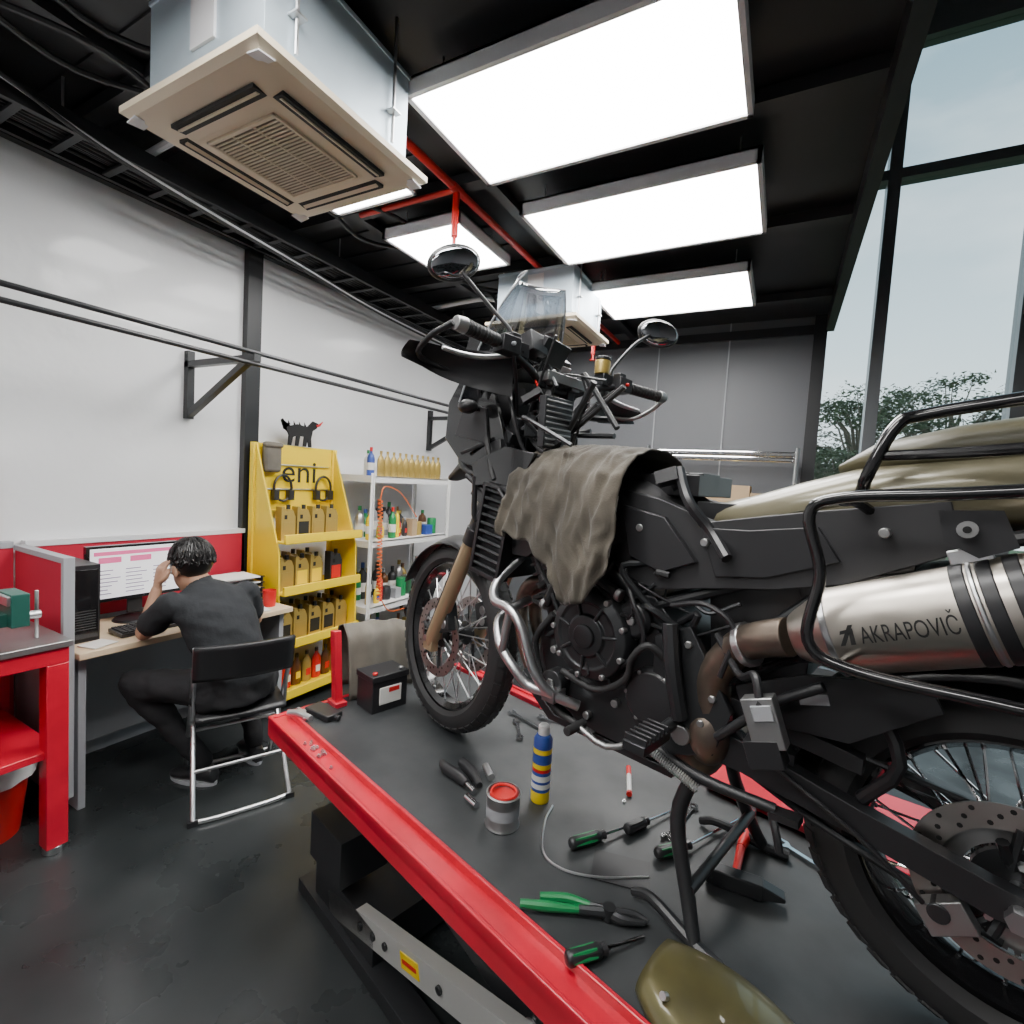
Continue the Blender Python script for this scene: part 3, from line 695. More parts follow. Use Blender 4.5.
for k in range(5):
    a=2*math.pi*k/5;g.cyl((-.01+math.cos(a)*.05,.09,.342+math.sin(a)*.05),(-.01+math.cos(a)*.083,.1,.342+math.sin(a)*.083),.009,m_eng,8)
    g.cyl((-.01+math.cos(a+.3)*.055,.1,.342+math.sin(a+.3)*.055),(-.01+math.cos(a+.3)*.055,.112,.342+math.sin(a+.3)*.055),.006,m_sil,6)
g.cyl((-.01,-.14,.342),(-.01,.160,.342),.014,m_sil).cyl((-.01,.155,.342),(-.01,.172,.342),.018,m_sil,6)
obj('rear_wheel',g,bike)
# forks
g=G();g.M=SW
for s in(-1,1):
    y=s*.105
    a=V((1.555,y,.33));b=a+axd*.90
    g.tube([a,a+axd*.04,a+axd*.46],[.022,.028,.027],m_boot,16)
    g.tube([a+axd*.44,a+axd*.50],[.032,.032],m_pl,18)
    g.tube([a+axd*.48,b],[.029,.029],m_eng,18)
    g.box(a+V((-.0,0,.0)),(.06,.03,.05),m_boot)
    g.tube([a+V((.0,s*.02,.03)),a+axd*.2+V((.02,s*.02,0)),a+axd*.42+V((.02,s*.02,0))],.005,m_pl,6,sub=3)
    g.box((1.49,s*.085,.44),(.07,.045,.1),m_eng,rot=(0,.4,0));g.cyl((1.485,s*.11,.46),(1.485,s*.06,.46),.018,m_alu)
    g.cyl((1.48,s*.11,.42),(1.48,s*.06,.42),.018,m_alu)
for z in(.62,.84):
    c=V((1.555,0,.33))+axd*z;g.box(c,(.09,.30,.035),m_eng,rot=(0,-rad(26),0))
g.box(V((1.555,0,.33))+axd*.73-V((.06,0,0)),(.09,.07,.22),m_eng,rot=(0,-rad(26),0))
rows=[]
for i in range(15):
    t=rad(25)+rad(105)*i/14
    rows.append([V((1.56+math.cos(t)*(.385-.012*abs(k-4)**1.3*.5),(k-4)*.019,.35+math.sin(t)*(.385-.012*abs(k-4)**1.3*.5))) for k in range(9)])
gg=G();gg.M=SW;gg.grid(rows,m_pl);obj('front_mudguard',gg,bike,solid=.004)
obj('front_fork',g,bike,bevel=.003)
# handlebar assembly
g=G();g.M=SM
bar=[(1.0,.41,1.30),(1.03,.27,1.305),(1.06,.14,1.275),(1.075,.06,1.24),(1.075,-.06,1.24),(1.06,-.14,1.275),(1.03,-.27,1.305),(1.0,-.41,1.30)]
g.tube(bar,.012,m_blk,12,sub=5)
for s in(-1,1):
    g.box((1.08,s*.045,1.2),(.04,.03,.09),m_eng);
    g.tube([(1.028,s*.28,1.305),(1.0,s*.40,1.302)],[.018,.017],m_rub,14);g.tube([(1.0,s*.40,1.302),(.997,s*.43,1.301)],[.021,.018],m_alu,14)
    for k in range(10): 
        p=V((1.028,s*.285,1.305)).lerp(V((1.0,s*.395,1.302)),k/9);g.cyl(p,p+V((-.001,s*.004,0)),.0195,m_rub,14)
    g.box((1.035,s*.24,1.305),(.05,.06,.045),m_pl);g.box((1.03,s*.225,1.33),(.03,.03,.02),m_pl);g.cyl((1.01,s*.24,1.305),(1.0,s*.24,1.305),.006,m_redpl if s<0 else m_gp,8)
    g.tube([(1.065,s*.2,1.295),(1.10,s*.27,1.275),(1.10,s*.34,1.265),(1.085,s*.41,1.26)],[.009,.008,.008,.006],m_sil,8,sub=3)
    g.box((1.06,s*.18,1.31),(.045,.045,.04),m_eng)
    rows=[]
    for i in range(9):
        a=i/8
        rows.append([V((1.04+.135*math.sin(math.pi*min(.62,.08+.07*k))-.035*a+.02*math.sin(math.pi*a),s*(.18+.305*k/10),1.18+.125*a*(1-.3*(k/10))+.005*k*(1-a))) for k in range(11)])
    g.grid(rows,m_pl)
    g.grid([[q-V((.006,0,0)) for q in r] for r in rows],m_pl)
    g.tube([(1.0,s*.435,1.30),(1.07,s*.46,1.27),(1.15,s*.44,1.24),(1.18,s*.3,1.235),(1.14,s*.2,1.25),(1.07,s*.15,1.28)],.008,m_blk if s>0 else m_alu,8,sub=4)
    if s>0: st_=[(1.05,.21,1.32),(1.06,.22,1.36),(1.10,.27,1.42),(1.14,.35,1.50)];mc=V((1.155,.365,1.52));Rm=Matrix.Rotation(rad(-28),3,'X')@Matrix.Rotation(rad(-14),3,'Y')@Matrix.Rotation(rad(-25),3,'Z')
    else: st_=[(1.05,-.21,1.32),(1.06,-.22,1.36),(1.05,-.3,1.46),(1.06,-.39,1.525)];mc=V((1.055,-.43,1.54));Rm=Matrix.Rotation(rad(-14),3,'Y')@Matrix.Rotation(rad(-35),3,'Z')
    g.tube(st_,.006,m_blk,8,sub=5)
    g.ell(mc,(.026,.076,.048),m_pl,Rm,28,18);g.ell(mc+Rm@V((-.014,0,0)),(.0145,.068,.041),m_mir,Rm,28,18)
    g.tube([(1.03,s*.22,1.29),(1.08,s*.16,1.22),(1.13,s*.1,1.12),(1.12,s*.06,1.0)],.006,m_pl,7,sub=5)
    g.tube([(1.04,s*.2,1.29),(1.15,s*.15,1.27),(1.22,s*.08,1.18),(1.2,s*.05,1.05)],.005,m_pl,7,sub=5)
    g.tube([(1.05,s*.2,1.3),(1.17,s*.2,1.25),(1.2,s*.14,1.12),(1.16,s*.1,1.0)],.007,m_pl,7,sub=5)
g.lathe([(.001,0),(.024,0),(.026,.04),(.024,.045),(.001,.045)],(1.06,-.17,1.33),(0,0,1),m_gold,20).lathe([(.026,.045),(.026,.055),(.001,.056)],(1.06,-.17,1.33),(0,0,1),m_pl,20)
g.box((1.06,.13,1.34),(.05,.07,.06),m_pl,rot=(0,.3,.2))
g.box((1.06,.05,1.34),(.018,.12,.07),m_pl,rot=(0,-.5,.2));g.box((1.05,.05,1.345),(.004,.10,.055),mat('phone_screen',(.03,.035,.04),.08),rot=(0,-.5,.2));g.tube([(1.075,.03,1.24),(1.07,.05,1.30)],.009,m_alu,8)
g.box((1.06,0,1.265),(.05,.16,.03),m_alu)
for s in(-1,1):
    g.box((1.07,s*.045,1.262),(.055,.035,.04),m_alu)
    for q in(-.018,.018): g.cyl((1.07+q,s*.045,1.28),(1.07+q,s*.045,1.29),.006,m_sil,6)
g.cyl((1.11,0,1.21),(1.11,0,1.235),.028,m_alu,20)
g.tube([(1.07,.1,1.25),(1.02,.12,1.2),(1.0,.1,1.08)],.004,m_redpl,6,sub=5)
obj('handlebar',g,bike,bevel=.002)
# cockpit
g=G()
g.loft([sec((1.18,0,1.20),.10,.07,e=3),sec((1.24,0,1.19),.14,.10,e=3),sec((1.31,0,1.15),.15,.12,e=3),sec((1.40,0,1.12),.13,.10,e=3),sec((1.44,0,1.10),.10,.07,e=3)],m_pl)
g.box((1.435,.05,1.12),(.02,.085,.10),m_gl,rot=(0,-.2,0));g.box((1.435,-.05,1.12),(.02,.085,.10),m_gl,rot=(0,-.2,0))
g.box((1.17,0,1.31),(.03,.24,.12),m_pl,rot=(0,-.6,0))
for y,r,z in((.06,.045,1.335),(-.03,.038,1.33)):
    g.lathe([(.001,0),(r,0),(r,.024),(r-.007,.026),(r-.007,.016),(.001,.016)],(1.165,y,z),(-.8,0,.55),m_gl,28);g.lathe([(.001,.017),(r-.009,.017)],(1.165,y,z),(-.8,0,.55),mat('gauge_face%d'%int(r*1000),(.2,.2,.21),.3),24,caps=False)
    g.box(V((1.165,y,z))+V((-.8,0,.55)).normalized()*.019,(.004,.004,r*1.1),m_redpl,rot=(.6,-.6,0))
g.box((1.15,-.10,1.31),(.012,.05,.07),m_gp,rot=(0,-.6,0))
g.loft([sec((1.20,0,1.05),.06,.02,e=3),sec((1.34,0,1.03),.085,.03,e=3),sec((1.46,0,.99),.07,.022,e=3),sec((1.56,0,.95),.03,.012,e=3)],m_pl)
for s in(-1,1):
    g.prism([(1.12,1.04),(1.17,1.16),(1.22,1.28),(1.33,1.30),(1.41,1.20),(1.42,1.08),(1.33,1.00),(1.2,.98)],(0,s*.155,0),(1,0,0),(0,0,1),.016,m_gl)
    g.prism([(1.20,1.06),(1.22,1.17),(1.32,1.19),(1.36,1.09)],(0,s*.166,0),(1,0,0),(0,0,1),.01,m_plm)
    g.prism([(1.18,1.28),(1.23,1.40),(1.32,1.44),(1.37,1.30),(1.28,1.22)],(0,s*.15,0),(1,0,0),(0,0,1),.010,m_gl)
    # radiator shroud wing
    g.prism([(.98,1.03),(1.10,1.05),(1.24,1.0),(1.22,.93),(1.13,.94),(1.04,.93)],(0,s*.19,0),(1,0,0),(0,0,1),.014,m_gl)
    g.box((1.20,s*.14,1.0),(.16,.05,.12),m_pl,rot=(0,.2,s*-.2));g.ell((1.25,s*.215,1.17),(.035,.028,.022),m_pl)
    g.cyl((1.25,s*.1,1.17),(1.25,s*.2,1.17),.010,m_pl,8)
    g.tube([(1.22,s*.1,.97),(1.28,s*.13,1.1),(1.28,s*.12,1.25),(1.25,s*.1,1.38)],.009,m_blk,8,sub=4)
    g.tube([(1.2,s*.15,.95),(1.30,s*.17,.98),(1.36,s*.14,1.04),(1.34,s*.13,1.18)],.010,m_blk,8,sub=4)
obj('headlight_cluster',g,bike,bevel=.004)
g=G();rows=[]
for i in range(19):
    t=i/18;w=.20*(1-.5*t**2.8)*(1-.06*t);rows.append([V((1.42-.16*t-(abs(k-8)/8)**2*.11,(k-8)/8*w,1.21+.40*t-.02*(abs(k-8)/8)**2)) for k in range(17)])
g.grid(rows,m_smoke);obj('windscreen',g,bike,solid=.004)
g=G();e_=[r[0] for r in rows]+rows[-1][1:-1]+[r[-1] for r in rows][::-1];g.tube(e_,.003,m_gp,6);obj('windscreen_edge',g,bike)
# radiator
g=G();g.M=Matrix.Translation((1.13,0,.80))@Matrix.Rotation(rad(-10),4,'Y')
g.bb((-.02,-.17,-.15),(.02,.17,.15),m_pl)
for i in range(24): g.bb((.018,-.16,-.14+i*.012),(.03,.16,-.137+i*.012),m_eng)
g.bb((-.065,.165,-.13),(.055,.19,.13),m_pl)
for i in range(10): g.box((-.005,.198,-.112+i*.025),(.125,.022,.009),m_eng,rot=(.5,0,0))
for i in (-.062,.052): g.bb((i-.006,.165,-.135),(i+.006,.212,.135),m_pl)
for i in (-.132,.132): g.bb((-.068,.165,i-.006),(.058,.212,i+.006),m_pl)
g.M=Matrix.Translation((.98,.0,1.10));g.bb((-.012,.06,-.05),(.012,.18,.09),m_pl)
for i in range(9): g.bb((-.016,.065,-.045+i*.015),(-.01,.175,-.04+i*.015),m_alu)
obj('radiator',g,bike,bevel=.002)
# body
g=G()
g.loft([sec((1.12,0,.96),.07,.04,24,3),sec((1.05,0,.95),.15,.09,24,3),sec((.92,0,.93),.20,.12,24,3),sec((.78,0,.89),.19,.12,24,3),sec((.66,0,.86),.15,.11,24,3),sec((.56,0,.84),.12,.07,24,3)],m_plm)
g.box((.66,0,.965),(.20,.2,.05),m_pl).box((.6,.03,.98),(.08,.1,.03),m_pl)
for s in(-1,1):
    g.prism([(.78,.80),(.74,.95),(.62,.93),(.50,.89),(.30,.93),(.12,.96),(.10,.88),(.25,.80),(.36,.77),(.50,.745),(.62,.72),(.70,.74)],(0,s*.145,0),(1,0,0),(0,0,1),.03,m_plm)
    g.prism([(.71,.91),(.60,.89),(.52,.80),(.60,.765),(.68,.79)],(0,s*.168,0),(1,0,0),(0,0,1),.016,m_pl)
    g.prism([(.52,.875),(.42,.88),(.30,.90),(.26,.84),(.38,.79),(.48,.775)],(0,s*.163,0),(1,0,0),(0,0,1),.010,m_pl)
    g.prism([(1.06,.74),(1.10,.98),(1.0,1.03),(.86,.98),(.9,.84),(1.0,.74)],(0,s*.17,0),(1,0,0),(0,0,1),.02,m_pl)
    for q in((.505,.845),(.66,.86),(.2,.9)): g.cyl((q[0],s*.16,q[1]),(q[0],s*.178,q[1]),.009,m_alu)
g.box((.36,0,.87),(.4,.2,.12),m_pl)
g.prism([(.34,.78),(.08,.86),(-.2,.93),(-.34,.99),(-.36,1.0),(-.34,.93),(-.1,.80),(.1,.70),(.3,.66)],(0,0,0),(1,0,0),(0,0,1),.22,m_pl)
g.prism([(.37,.50),(.50,.58),(.52,.78),(.3,.80),(.31,.6)],(0,0,0),(1,0,0),(0,0,1),.2,m_pl)
obj('bodywork',g,bike,bevel=.008)
g=G()
S=[(.60,.875,.05,.025),(.55,.885,.09,.04),(.46,.90,.12,.05),(.36,.925,.145,.06),(.24,.955,.155,.07),(.12,.975,.15,.075),(0,.995,.14,.075),(-.12,1.015,.13,.07),(-.22,1.03,.11,.055),(-.27,1.035,.07,.03)]
g.loft([sec((x,0,z),w,h,28,2.6) for x,z,w,h in S],m_khs)
g.tube([(x,w*.97,z-.005) for x,z,w,h in S[1:-1]],.0035,m_pil,6,sub=4)
obj('seat',g,bike)
g=G()
g.loft([sec((.30,0,1.015),.05,.01,24,2.6),sec((.24,0,1.03),.11,.035,24,2.6),sec((.12,0,1.05),.135,.045,24,2.6),sec((-.1,0,1.08),.13,.05,24,2.6),sec((-.28,0,1.10),.11,.04,24,2.6)],m_pil)
obj('pillion_seat',g,bike)
# rear racks
g=G()
for s in(-1,1):
    y=s*.30
    g.tube([(.27,y,.72),(.262,y,.83),(.285,y,.925),(.24,y,.955),(.1,y,.97),(-.15,y,1.0),(-.36,y,1.02),(-.41,y,.97),(-.40,y,.82),(-.36,y,.73),(-.2,y,.70),(.02,y,.695),(.2,y,.69)],.0095,m_gl,12,sub=6,closed=True)
    g.tube([(.24,s*.16,.97),(.23,s*.18,1.0),(.20,s*.17,1.08),(.16,s*.16,1.10),(0,s*.16,1.125),(-.25,s*.15,1.16),(-.38,s*.1,1.17),(-.40,0,1.17)],.0105,m_gl,12,sub=6)
    g.tube([(.22,s*.17,1.03),(.1,s*.2,1.035),(-.1,s*.24,1.05),(-.3,s*.24,1.06)],.009,m_gl,10,sub=4)
    g.tube([(.24,s*.3,.95),(.24,s*.2,.95),(.22,s*.14,.93)],.009,m_gl,10,sub=4)
    g.tube([(.2,s*.3,.69),(.3,s*.2,.66),(.45,s*.15,.55)],.009,m_gl,10,sub=4)
    g.cyl((.095,s*.25,.92),(.095,s*.268,.92),.012,m_alu).cyl((.095,s*.266,.92),(.095,s*.272,.92),.005,m_dk)
    g.prism([(.13,.945),(.06,.95),(.04,.90),(.08,.88),(.12,.9)],(0,s*.24,0),(1,0,0),(0,0,1),.016,m_pl)
for x in(-.1,-.2,-.3,.0): g.cyl((x,-.16,1.13-(x*.13)),(x,.16,1.13-(x*.13)),.006,m_gl,8)
obj('luggage_rack',g,bike)
# exhaust
g=G();A=V((.30,.215,.705));B=V((-.26,.24,.935));D=(B-A).normalized();Nn=V((0,1,0));Nn=(Nn-D*Nn.dot(D)).normalized();W=Nn.cross(D)
LN=(B-A).length
def es(t,k): return [A+D*t+Nn*(math.cos(q)*.060*k)+W*(math.sin(q)*.074*k) for q in [2*math.pi*j/40 for j in range(40)]]
g.loft([es(-.01,.5),es(.0,.6),es(.03,.80),es(.055,.97),es(.06,1.0)],m_ti)
g.loft([es(.055,1.0),es(LN-.12,1.0)],m_ti);g.loft([es(.052,1.015),es(.064,1.015)],m_sil)
g.loft([es(LN-.12,1.01),es(LN-.04,.92),es(LN,.72),es(LN+.01,.6)],m_pl)
for t in(.232,.262,.292): g.loft([es(t,1.02),es(t+.018,1.02)],m_pl)
for t in(.25,): g.loft([es(t+.002,1.03),es(t+.009,1.03)],m_sil)
g.box(A+D*.262+W*.084,(.05,.02,.022),m_sil,rot=(0,.35,0))
g.tube([A-D*.02,A-D*.08+V((0,-.01,0)),V((.42,.17,.64)),V((.47,.15,.56)),V((.475,.13,.46)),V((.50,.11,.36)),V((.60,.06,.30))],[.036,.034,.034,.036,.042,.045,.04],m_hdr,20,sub=6)
g.lathe([(.044,-.008),(.044,.008)],V((.40,.18,.655)),(.1-.5,.1,.2),m_sil,20)
g.box((.335,.255,.545),(.055,.035,.09),m_alu,rot=(0,.35,.1)).box((.335,.274,.565),(.035,.006,.028),m_gp,rot=(0,.35,.1)).box((.33,.25,.49),(.06,.045,.05),m_pl,rot=(0,.35,.1))
g.ell((.475,.14,.43),(.05,.045,.07),m_hdr)
for s in(-.03,.03): g.tube([(1.0,s,.66),(1.12,s,.62),(1.14,s*1.2,.5),(1.06,s*1.5,.36),(.9,s*1.2,.29),(.72,s,.28),(.6,.05,.30)],.022,m_hdr,14,sub=6)
obj('exhaust_system',g,bike,bevel=.002)
def cm(x,y):
    an=y/.068;return A+D*(x)+Nn*(math.cos(an)*.0615)+W*(math.sin(an)*.0755)
text('AKRAPOVI\u010c',.034,m_dk,'exhaust_lettering',bike,lambda x,y:cm(.105+x*.66,y-.014),3)
g=G();g.add([cm(*q) for q in((.074,-.014),(.081,-.014),(.100,.014),(.093,.014))],[(0,1,2,3)],m_dk).add([cm(*q) for q in((.089,-.014),(.096,-.014),(.098,.008),(.092,.008))],[(0,1,2,3)],m_dk).add([cm(*q) for q in((.078,.002),(.098,.004),(.098,.009),(.08,.007))],[(0,1,2,3)],m_dk)
obj('exhaust_logo',g,bike)
# frame
g=G()
for s in(-1,1):
    y=s*.12
    g.tube([(1.2,s*.04,1.02),(1.05,y,.94),(.85,s*.15,.80),(.62,s*.14,.66),(.52,y,.50),(.50,y,.36)],.019,m_blk,12,sub=5)
    g.tube([(1.18,s*.04,.92),(1.05,y,.78),(.95,s*.14,.66)],.015,m_blk,10,sub=4)
    g.tube([(1.05,y,.94),(1.0,y,.74)],.013,m_blk,10);g.tube([(.85,s*.15,.80),(.95,s*.14,.66)],.013,m_blk,10)
    g.tube([(.62,s*.14,.68),(.3,s*.13,.82),(0,s*.12,.92),(-.2,s*.1,.97)],.013,m_blk,10,sub=4)
    g.tube([(.52,y,.5),(.38,s*.13,.68),(.22,s*.13,.84)],.012,m_blk,10,sub=4)
    g.tube([(.56,s*.19,.66),(.54,s*.2,.56),(.52,s*.19,.46)],.018,m_blk,10,sub=4)
    g.prism([(.60,.62),(.52,.66),(.42,.50),(.45,.40),(.55,.36),(.60,.42)],(0,s*.165,0),(1,0,0),(0,0,1),.02,m_eng)
    for q in((.555,.59),(.52,.62),(.48,.46),(.56,.41),(.46,.52)): g.cyl((q[0],s*.17,q[1]),(q[0],s*.182,q[1]),.009,m_alu,6)
    g.cyl((.52,s*.15,.42),(.52,s*.185,.42),.022,m_alu,16)
    g.cyl((.54,s*.17,.44),(.545,s*.23,.43),.014,m_eng);g.box((.545,s*.285,.435),(.05,.11,.02),m_eng)
    for k in range(6): g.box((.545,s*(.24+k*.018),.45),(.05,.006,.016),m_pl)
    g.tube([(.44,s*.19,.45),(.34,s*.2,.56),(.26,s*.2,.62)],.01,m_blk,8,sub=3)
g.tube([(.6,.2,.38),(.68,.22,.34),(.76,.225,.36)],.008,m_alu,8,sub=3).cyl((.76,.2,.36),(.76,.27,.36),.011,m_rub)
obj('frame',g,bike,bevel=.002)
# engine
g=G()
g.prism([(.50,.42),(.54,.62),(.62,.70),(.80,.70),(.92,.64),(.96,.52),(.92,.38),(.80,.32),(.60,.32)],(0,0,0),(1,0,0),(0,0,1),.30,m_eng)
g.M=Matrix.Translation((.90,0,.74))@Matrix.Rotation(rad(25),4,'Y')
g.box((0,0,0),(.2,.3,.26),m_eng)
for i in range(7): g.box((0,0,-.09+i*.028),(.215,.315,.008),m_eng)
g.box((0,0,.15),(.22,.32,.07),m_pl)
g.M=Matrix()
c=V((.77,.15,.58))
g.lathe([(.115,0),(.115,.03),(.108,.045),(.085,.055),(.08,.05),(.055,.05),(.05,.058),(.001,.062)],c,(0,1,0),m_eng,40)
g.lathe([(.03,.058),(.03,.066),(.024,.068),(.001,.066)],c,(0,1,0),m_eng,24)
for k in range(9):
    a=2*math.pi*k/9;p=c+V((math.cos(a)*.105,.035,math.sin(a)*.105));g.cyl(p,p+V((0,.02,0)),.008,m_alu,8)
for k in range(7):
    a=2*math.pi*k/7+.3;g.tube([c+V((math.cos(a)*.05,.056,math.sin(a)*.05)),c+V((math.cos(a)*.09,.05,math.sin(a)*.09))],.005,m_eng,6)
c2=V((.60,.15,.47));g.lathe([(.07,0),(.07,.02),(.06,.03),(.001,.034)],c2,(0,1,0),m_pl,30)
for k in range(6):
    a=2*math.pi*k/6;p=c2+V((math.cos(a)*.062,.018,math.sin(a)*.062));g.cyl(p,p+V((0,.012,0)),.006,m_alu,8)
g.cyl((.88,.14,.42),(.88,.19,.42),.035,m_eng).cyl((.88,.19,.42),(.88,.196,.42),.014,m_alu,6)
g.lathe([(.045,0),(.045,.02),(.035,.03),(.001,.03)],(.66,.15,.64),(0,1,0),m_pl,24).cyl((.66,.18,.64),(.66,.187,.64),.012,m_alu,6)
g.tube([(.70,.17,.69),(.78,.19,.73),(.88,.18,.70),(.93,.17,.62)],.013,m_rub,10,sub=5)
g.tube([(.56,.17,.56),(.60,.2,.60),(.64,.2,.56),(.66,.19,.5),(.74,.19,.45),(.84,.2,.47)],.009,m_rub,8,sub=5)
g.tube([(.9,.17,.6),(.95,.18,.52),(.93,.18,.44),(.86,.19,.36),(.74,.18,.33)],.010,m_rub,8,sub=5)
for q in((.70,.69),(.93,.62)): g.cyl((q[0]-.006,.175,q[1]),(q[0]+.008,.175,q[1]+.004),.016,m_alu,12)
g.box((.95,.0,.42),(.10,.2,.16),m_eng).cyl((1.0,0,.4),(1.1,0,.39),.04,m_pl,20)
g.prism([(.55,.29),(.92,.29),(1.04,.38),(1.03,.40),(.9,.31),(.55,.31)],(0,0,0),(1,0,0),(0,0,1),.28,m_eng)
for y,x,z in((.16,.66,.60),(.16,.9,.6),(.17,.84,.45),(.16,.7,.42),(.16,.64,.36),(.16,.78,.36),(.16,.9,.5),(.16,.56,.52)): g.cyl((x,y-.02,z),(x,y+.005,z),.011,m_alu,8)
obj('engine',g,bike,bevel=.004)
g=G()
for s in(-1,1):
    g.tube([(1.06,s*.12,.74),(1.09,s*.2,.66),(1.06,s*.24,.615),(.99,s*.25,.605),(.94,s*.25,.56),(.90,s*.245,.47),(.86,s*.22,.41),(.80,s*.17,.38)],.0135,m_sil,14,sub=6)
    g.tube([(1.05,s*.1,.60),(1.07,s*.2,.56),(1.03,s*.24,.50),(.97,s*.245,.45),(.92,s*.23,.41),(.86,s*.22,.41)],.0135,m_sil,14,sub=6)
    g.cyl((.99,s*.25,.60),(1.01,s*.25,.48),.011,m_sil)
    g.box((.86,s*.2,.40),(.04,.05,.03),m_sil)
obj('crash_bars',g,bike)
g=G()
for s in(-1,1):
    g.loft([[V((x,s*.13+dy*w,z+dz*h)) for dy,dz in((-1,-1),(1,-1),(1,1),(-1,1))] for x,z,w,h in((.54,.42,.022,.04),(.40,.41,.02,.032),(.2,.375,.017,.026),(.02,.345,.016,.026),(-.07,.342,.014,.022))],m_pl)
    g.tube([(.20,s*.12,.41),(.15,s*.13,.5),(.2,s*.11,.6)],.012,m_blk,8,sub=3)
g.box((.36,0,.41),(.1,.26,.07),m_pl)
g.tube([(.56,.075,.50),(.3,.075,.475),(0,.072,.45)],.009,m_eng,6,sy=.6).tube([(.56,.075,.40),(.3,.072,.31),(0,.072,.243)],.009,m_eng,6)
g.prism([(.5,.53),(.30,.505),(.2,.49),(.2,.46),(.5,.49)],(0,.125,0),(1,0,0),(0,0,1),.03,m_pl)
g.prism([(.42,.56),(.30,.62),(.12,.66),(.10,.62),(.22,.52),(.40,.50)],(0,.16,0),(1,0,0),(0,0,1),.012,m_pl);g.box((.28,.1675,.58),(.05,.002,.02),m_gp,rot=(0,.3,0))
obj('swingarm',g,bike,bevel=.003)
g=G();rows=[]
for i in range(17):
    t=rad(10)+rad(130)*i/16;rows.append([V((math.cos(t)*(.372-.01*abs(k-4)**1.5*.5),(k-4)*.026,.345+math.sin(t)*(.372-.01*abs(k-4)**1.5*.5))) for k in range(9)])
g.grid(rows,m_pl);obj('rear_hugger',g,bike,solid=.004)
g=G()
g.box((.07,.115,.27),(.07,.03,.05),m_alu,rot=(0,.6,0)).cyl((.08,.133,.275),(.08,.10,.275),.016,m_eng)
g.tube([(.1,.13,.28),(.2,.155,.36),(.4,.15,.45),(.5,.15,.55)],.005,m_pl,7,sub=4)
obj('rear_brake_caliper',g,bike,bevel=.004)
g=G()
for s in(-1,1):
    g.tube([(.50,s*.13,.33),(.52,s*.16,.22),(.47,s*.19,.08),(.44,s*.215,.014)],[.017,.017,.016,.014],m_blk,12,sub=4)
    g.tube([(.38,s*.225,.014),(.44,s*.215,.014),(.55,s*.19,.03),(.60,s*.185,.012)],[.013,.014,.012,.01],m_blk,10,sub=4)
g.cyl((.505,-.15,.30),(.505,.15,.30),.014,m_blk).cyl((.47,-.19,.1),(.47,.19,.1),.012,m_blk)
obj('centre_stand',g,bike)
g=G()
g.tube([(.62,.175,.385),(.55,.18,.36),(.46,.17,.34),(.33,.15,.335)],[.015,.013,.012,.011],m_blk,12,sub=4).box((.31,.15,.33),(.05,.035,.014),m_blk,rot=(0,.1,0)).tube([(.34,.15,.335),(.32,.17,.30),(.31,.175,.27)],.008,m_blk,8,sub=3)
g.spring((.61,.2,.38),(.47,.19,.325),.0085,.0022,30,m_sil)
obj('side_stand',g,bike)
g=G();random.seed(4)
hp_=[[(1.15,.12,1.0),(1.0,.18,.92),(.98,.17,.75),(.9,.18,.66)],[(1.1,.1,1.1),(1.02,.14,1.05),(.95,.12,1.0)],[(.72,.14,.78),(.66,.19,.7),(.62,.19,.6),(.7,.18,.5)],[(.6,.12,1.0),(.55,.17,.93),(.5,.16,.87),(.45,.19,.82)],
[(.98,.16,.82),(.86,.19,.74),(.78,.18,.72),(.7,.18,.66)],[(.46,.18,.66),(.40,.21,.6),(.36,.25,.62),(.34,.27,.57)],[(.56,.19,.70),(.48,.2,.72),(.42,.2,.68),(.44,.2,.58)],[(1.2,.08,1.25),(1.12,.16,1.18),(1.08,.14,1.05),(1.02,.1,.98)]]
for q in hp_: g.tube(q,random.choice([.006,.008,.012]),m_pl,8,sub=6)
for i in range(60):
    x=random.uniform(.97,1.27);z=random.uniform(.88,1.24);y=random.uniform(-.12,.17)
    g.tube([(x,y,z),(x+random.uniform(-.1,.08),y+random.uniform(-.03,.06),z+random.uniform(-.1,.1)),(x+random.uniform(-.15,.08),y+.03,z+random.uniform(-.15,.15))],random.choice([.004,.006,.009]),random.choice([m_pl,m_eng,m_blk,m_plm,m_rub]),7,sub=4)
for i in range(22):
    g.box((random.uniform(1.0,1.22),random.uniform(-.05,.17),random.uniform(.92,1.22)),(random.uniform(.02,.06),random.uniform(.02,.05),random.uniform(.02,.06)),random.choice([m_pl,m_eng,m_alu]) if i%4==0 else m_pl,rot=(random.random(),random.random(),random.random()))
for i in range(34):
    x=random.uniform(.5,.95);z=random.uniform(.55,.8);y=random.uniform(.12,.18)
    g.tube([(x,y,z),(x+random.uniform(-.08,.08),y+random.uniform(0,.04),z+random.uniform(-.08,.04)),(x+random.uniform(-.12,.12),y,z+random.uniform(-.15,.05))],random.choice([.003,.005,.008]),random.choice([m_pl,m_eng,m_rub]),7,sub=4)
for i in range(10):
    g.box((random.uniform(.55,.9),random.uniform(-.1,.14),random.uniform(.96,.99)),(.05,.04,.03),m_pl,rot=(random.random()*.4,random.random()*.4,random.random()))
obj('hoses_and_wiring',g,bike,bevel=.002)
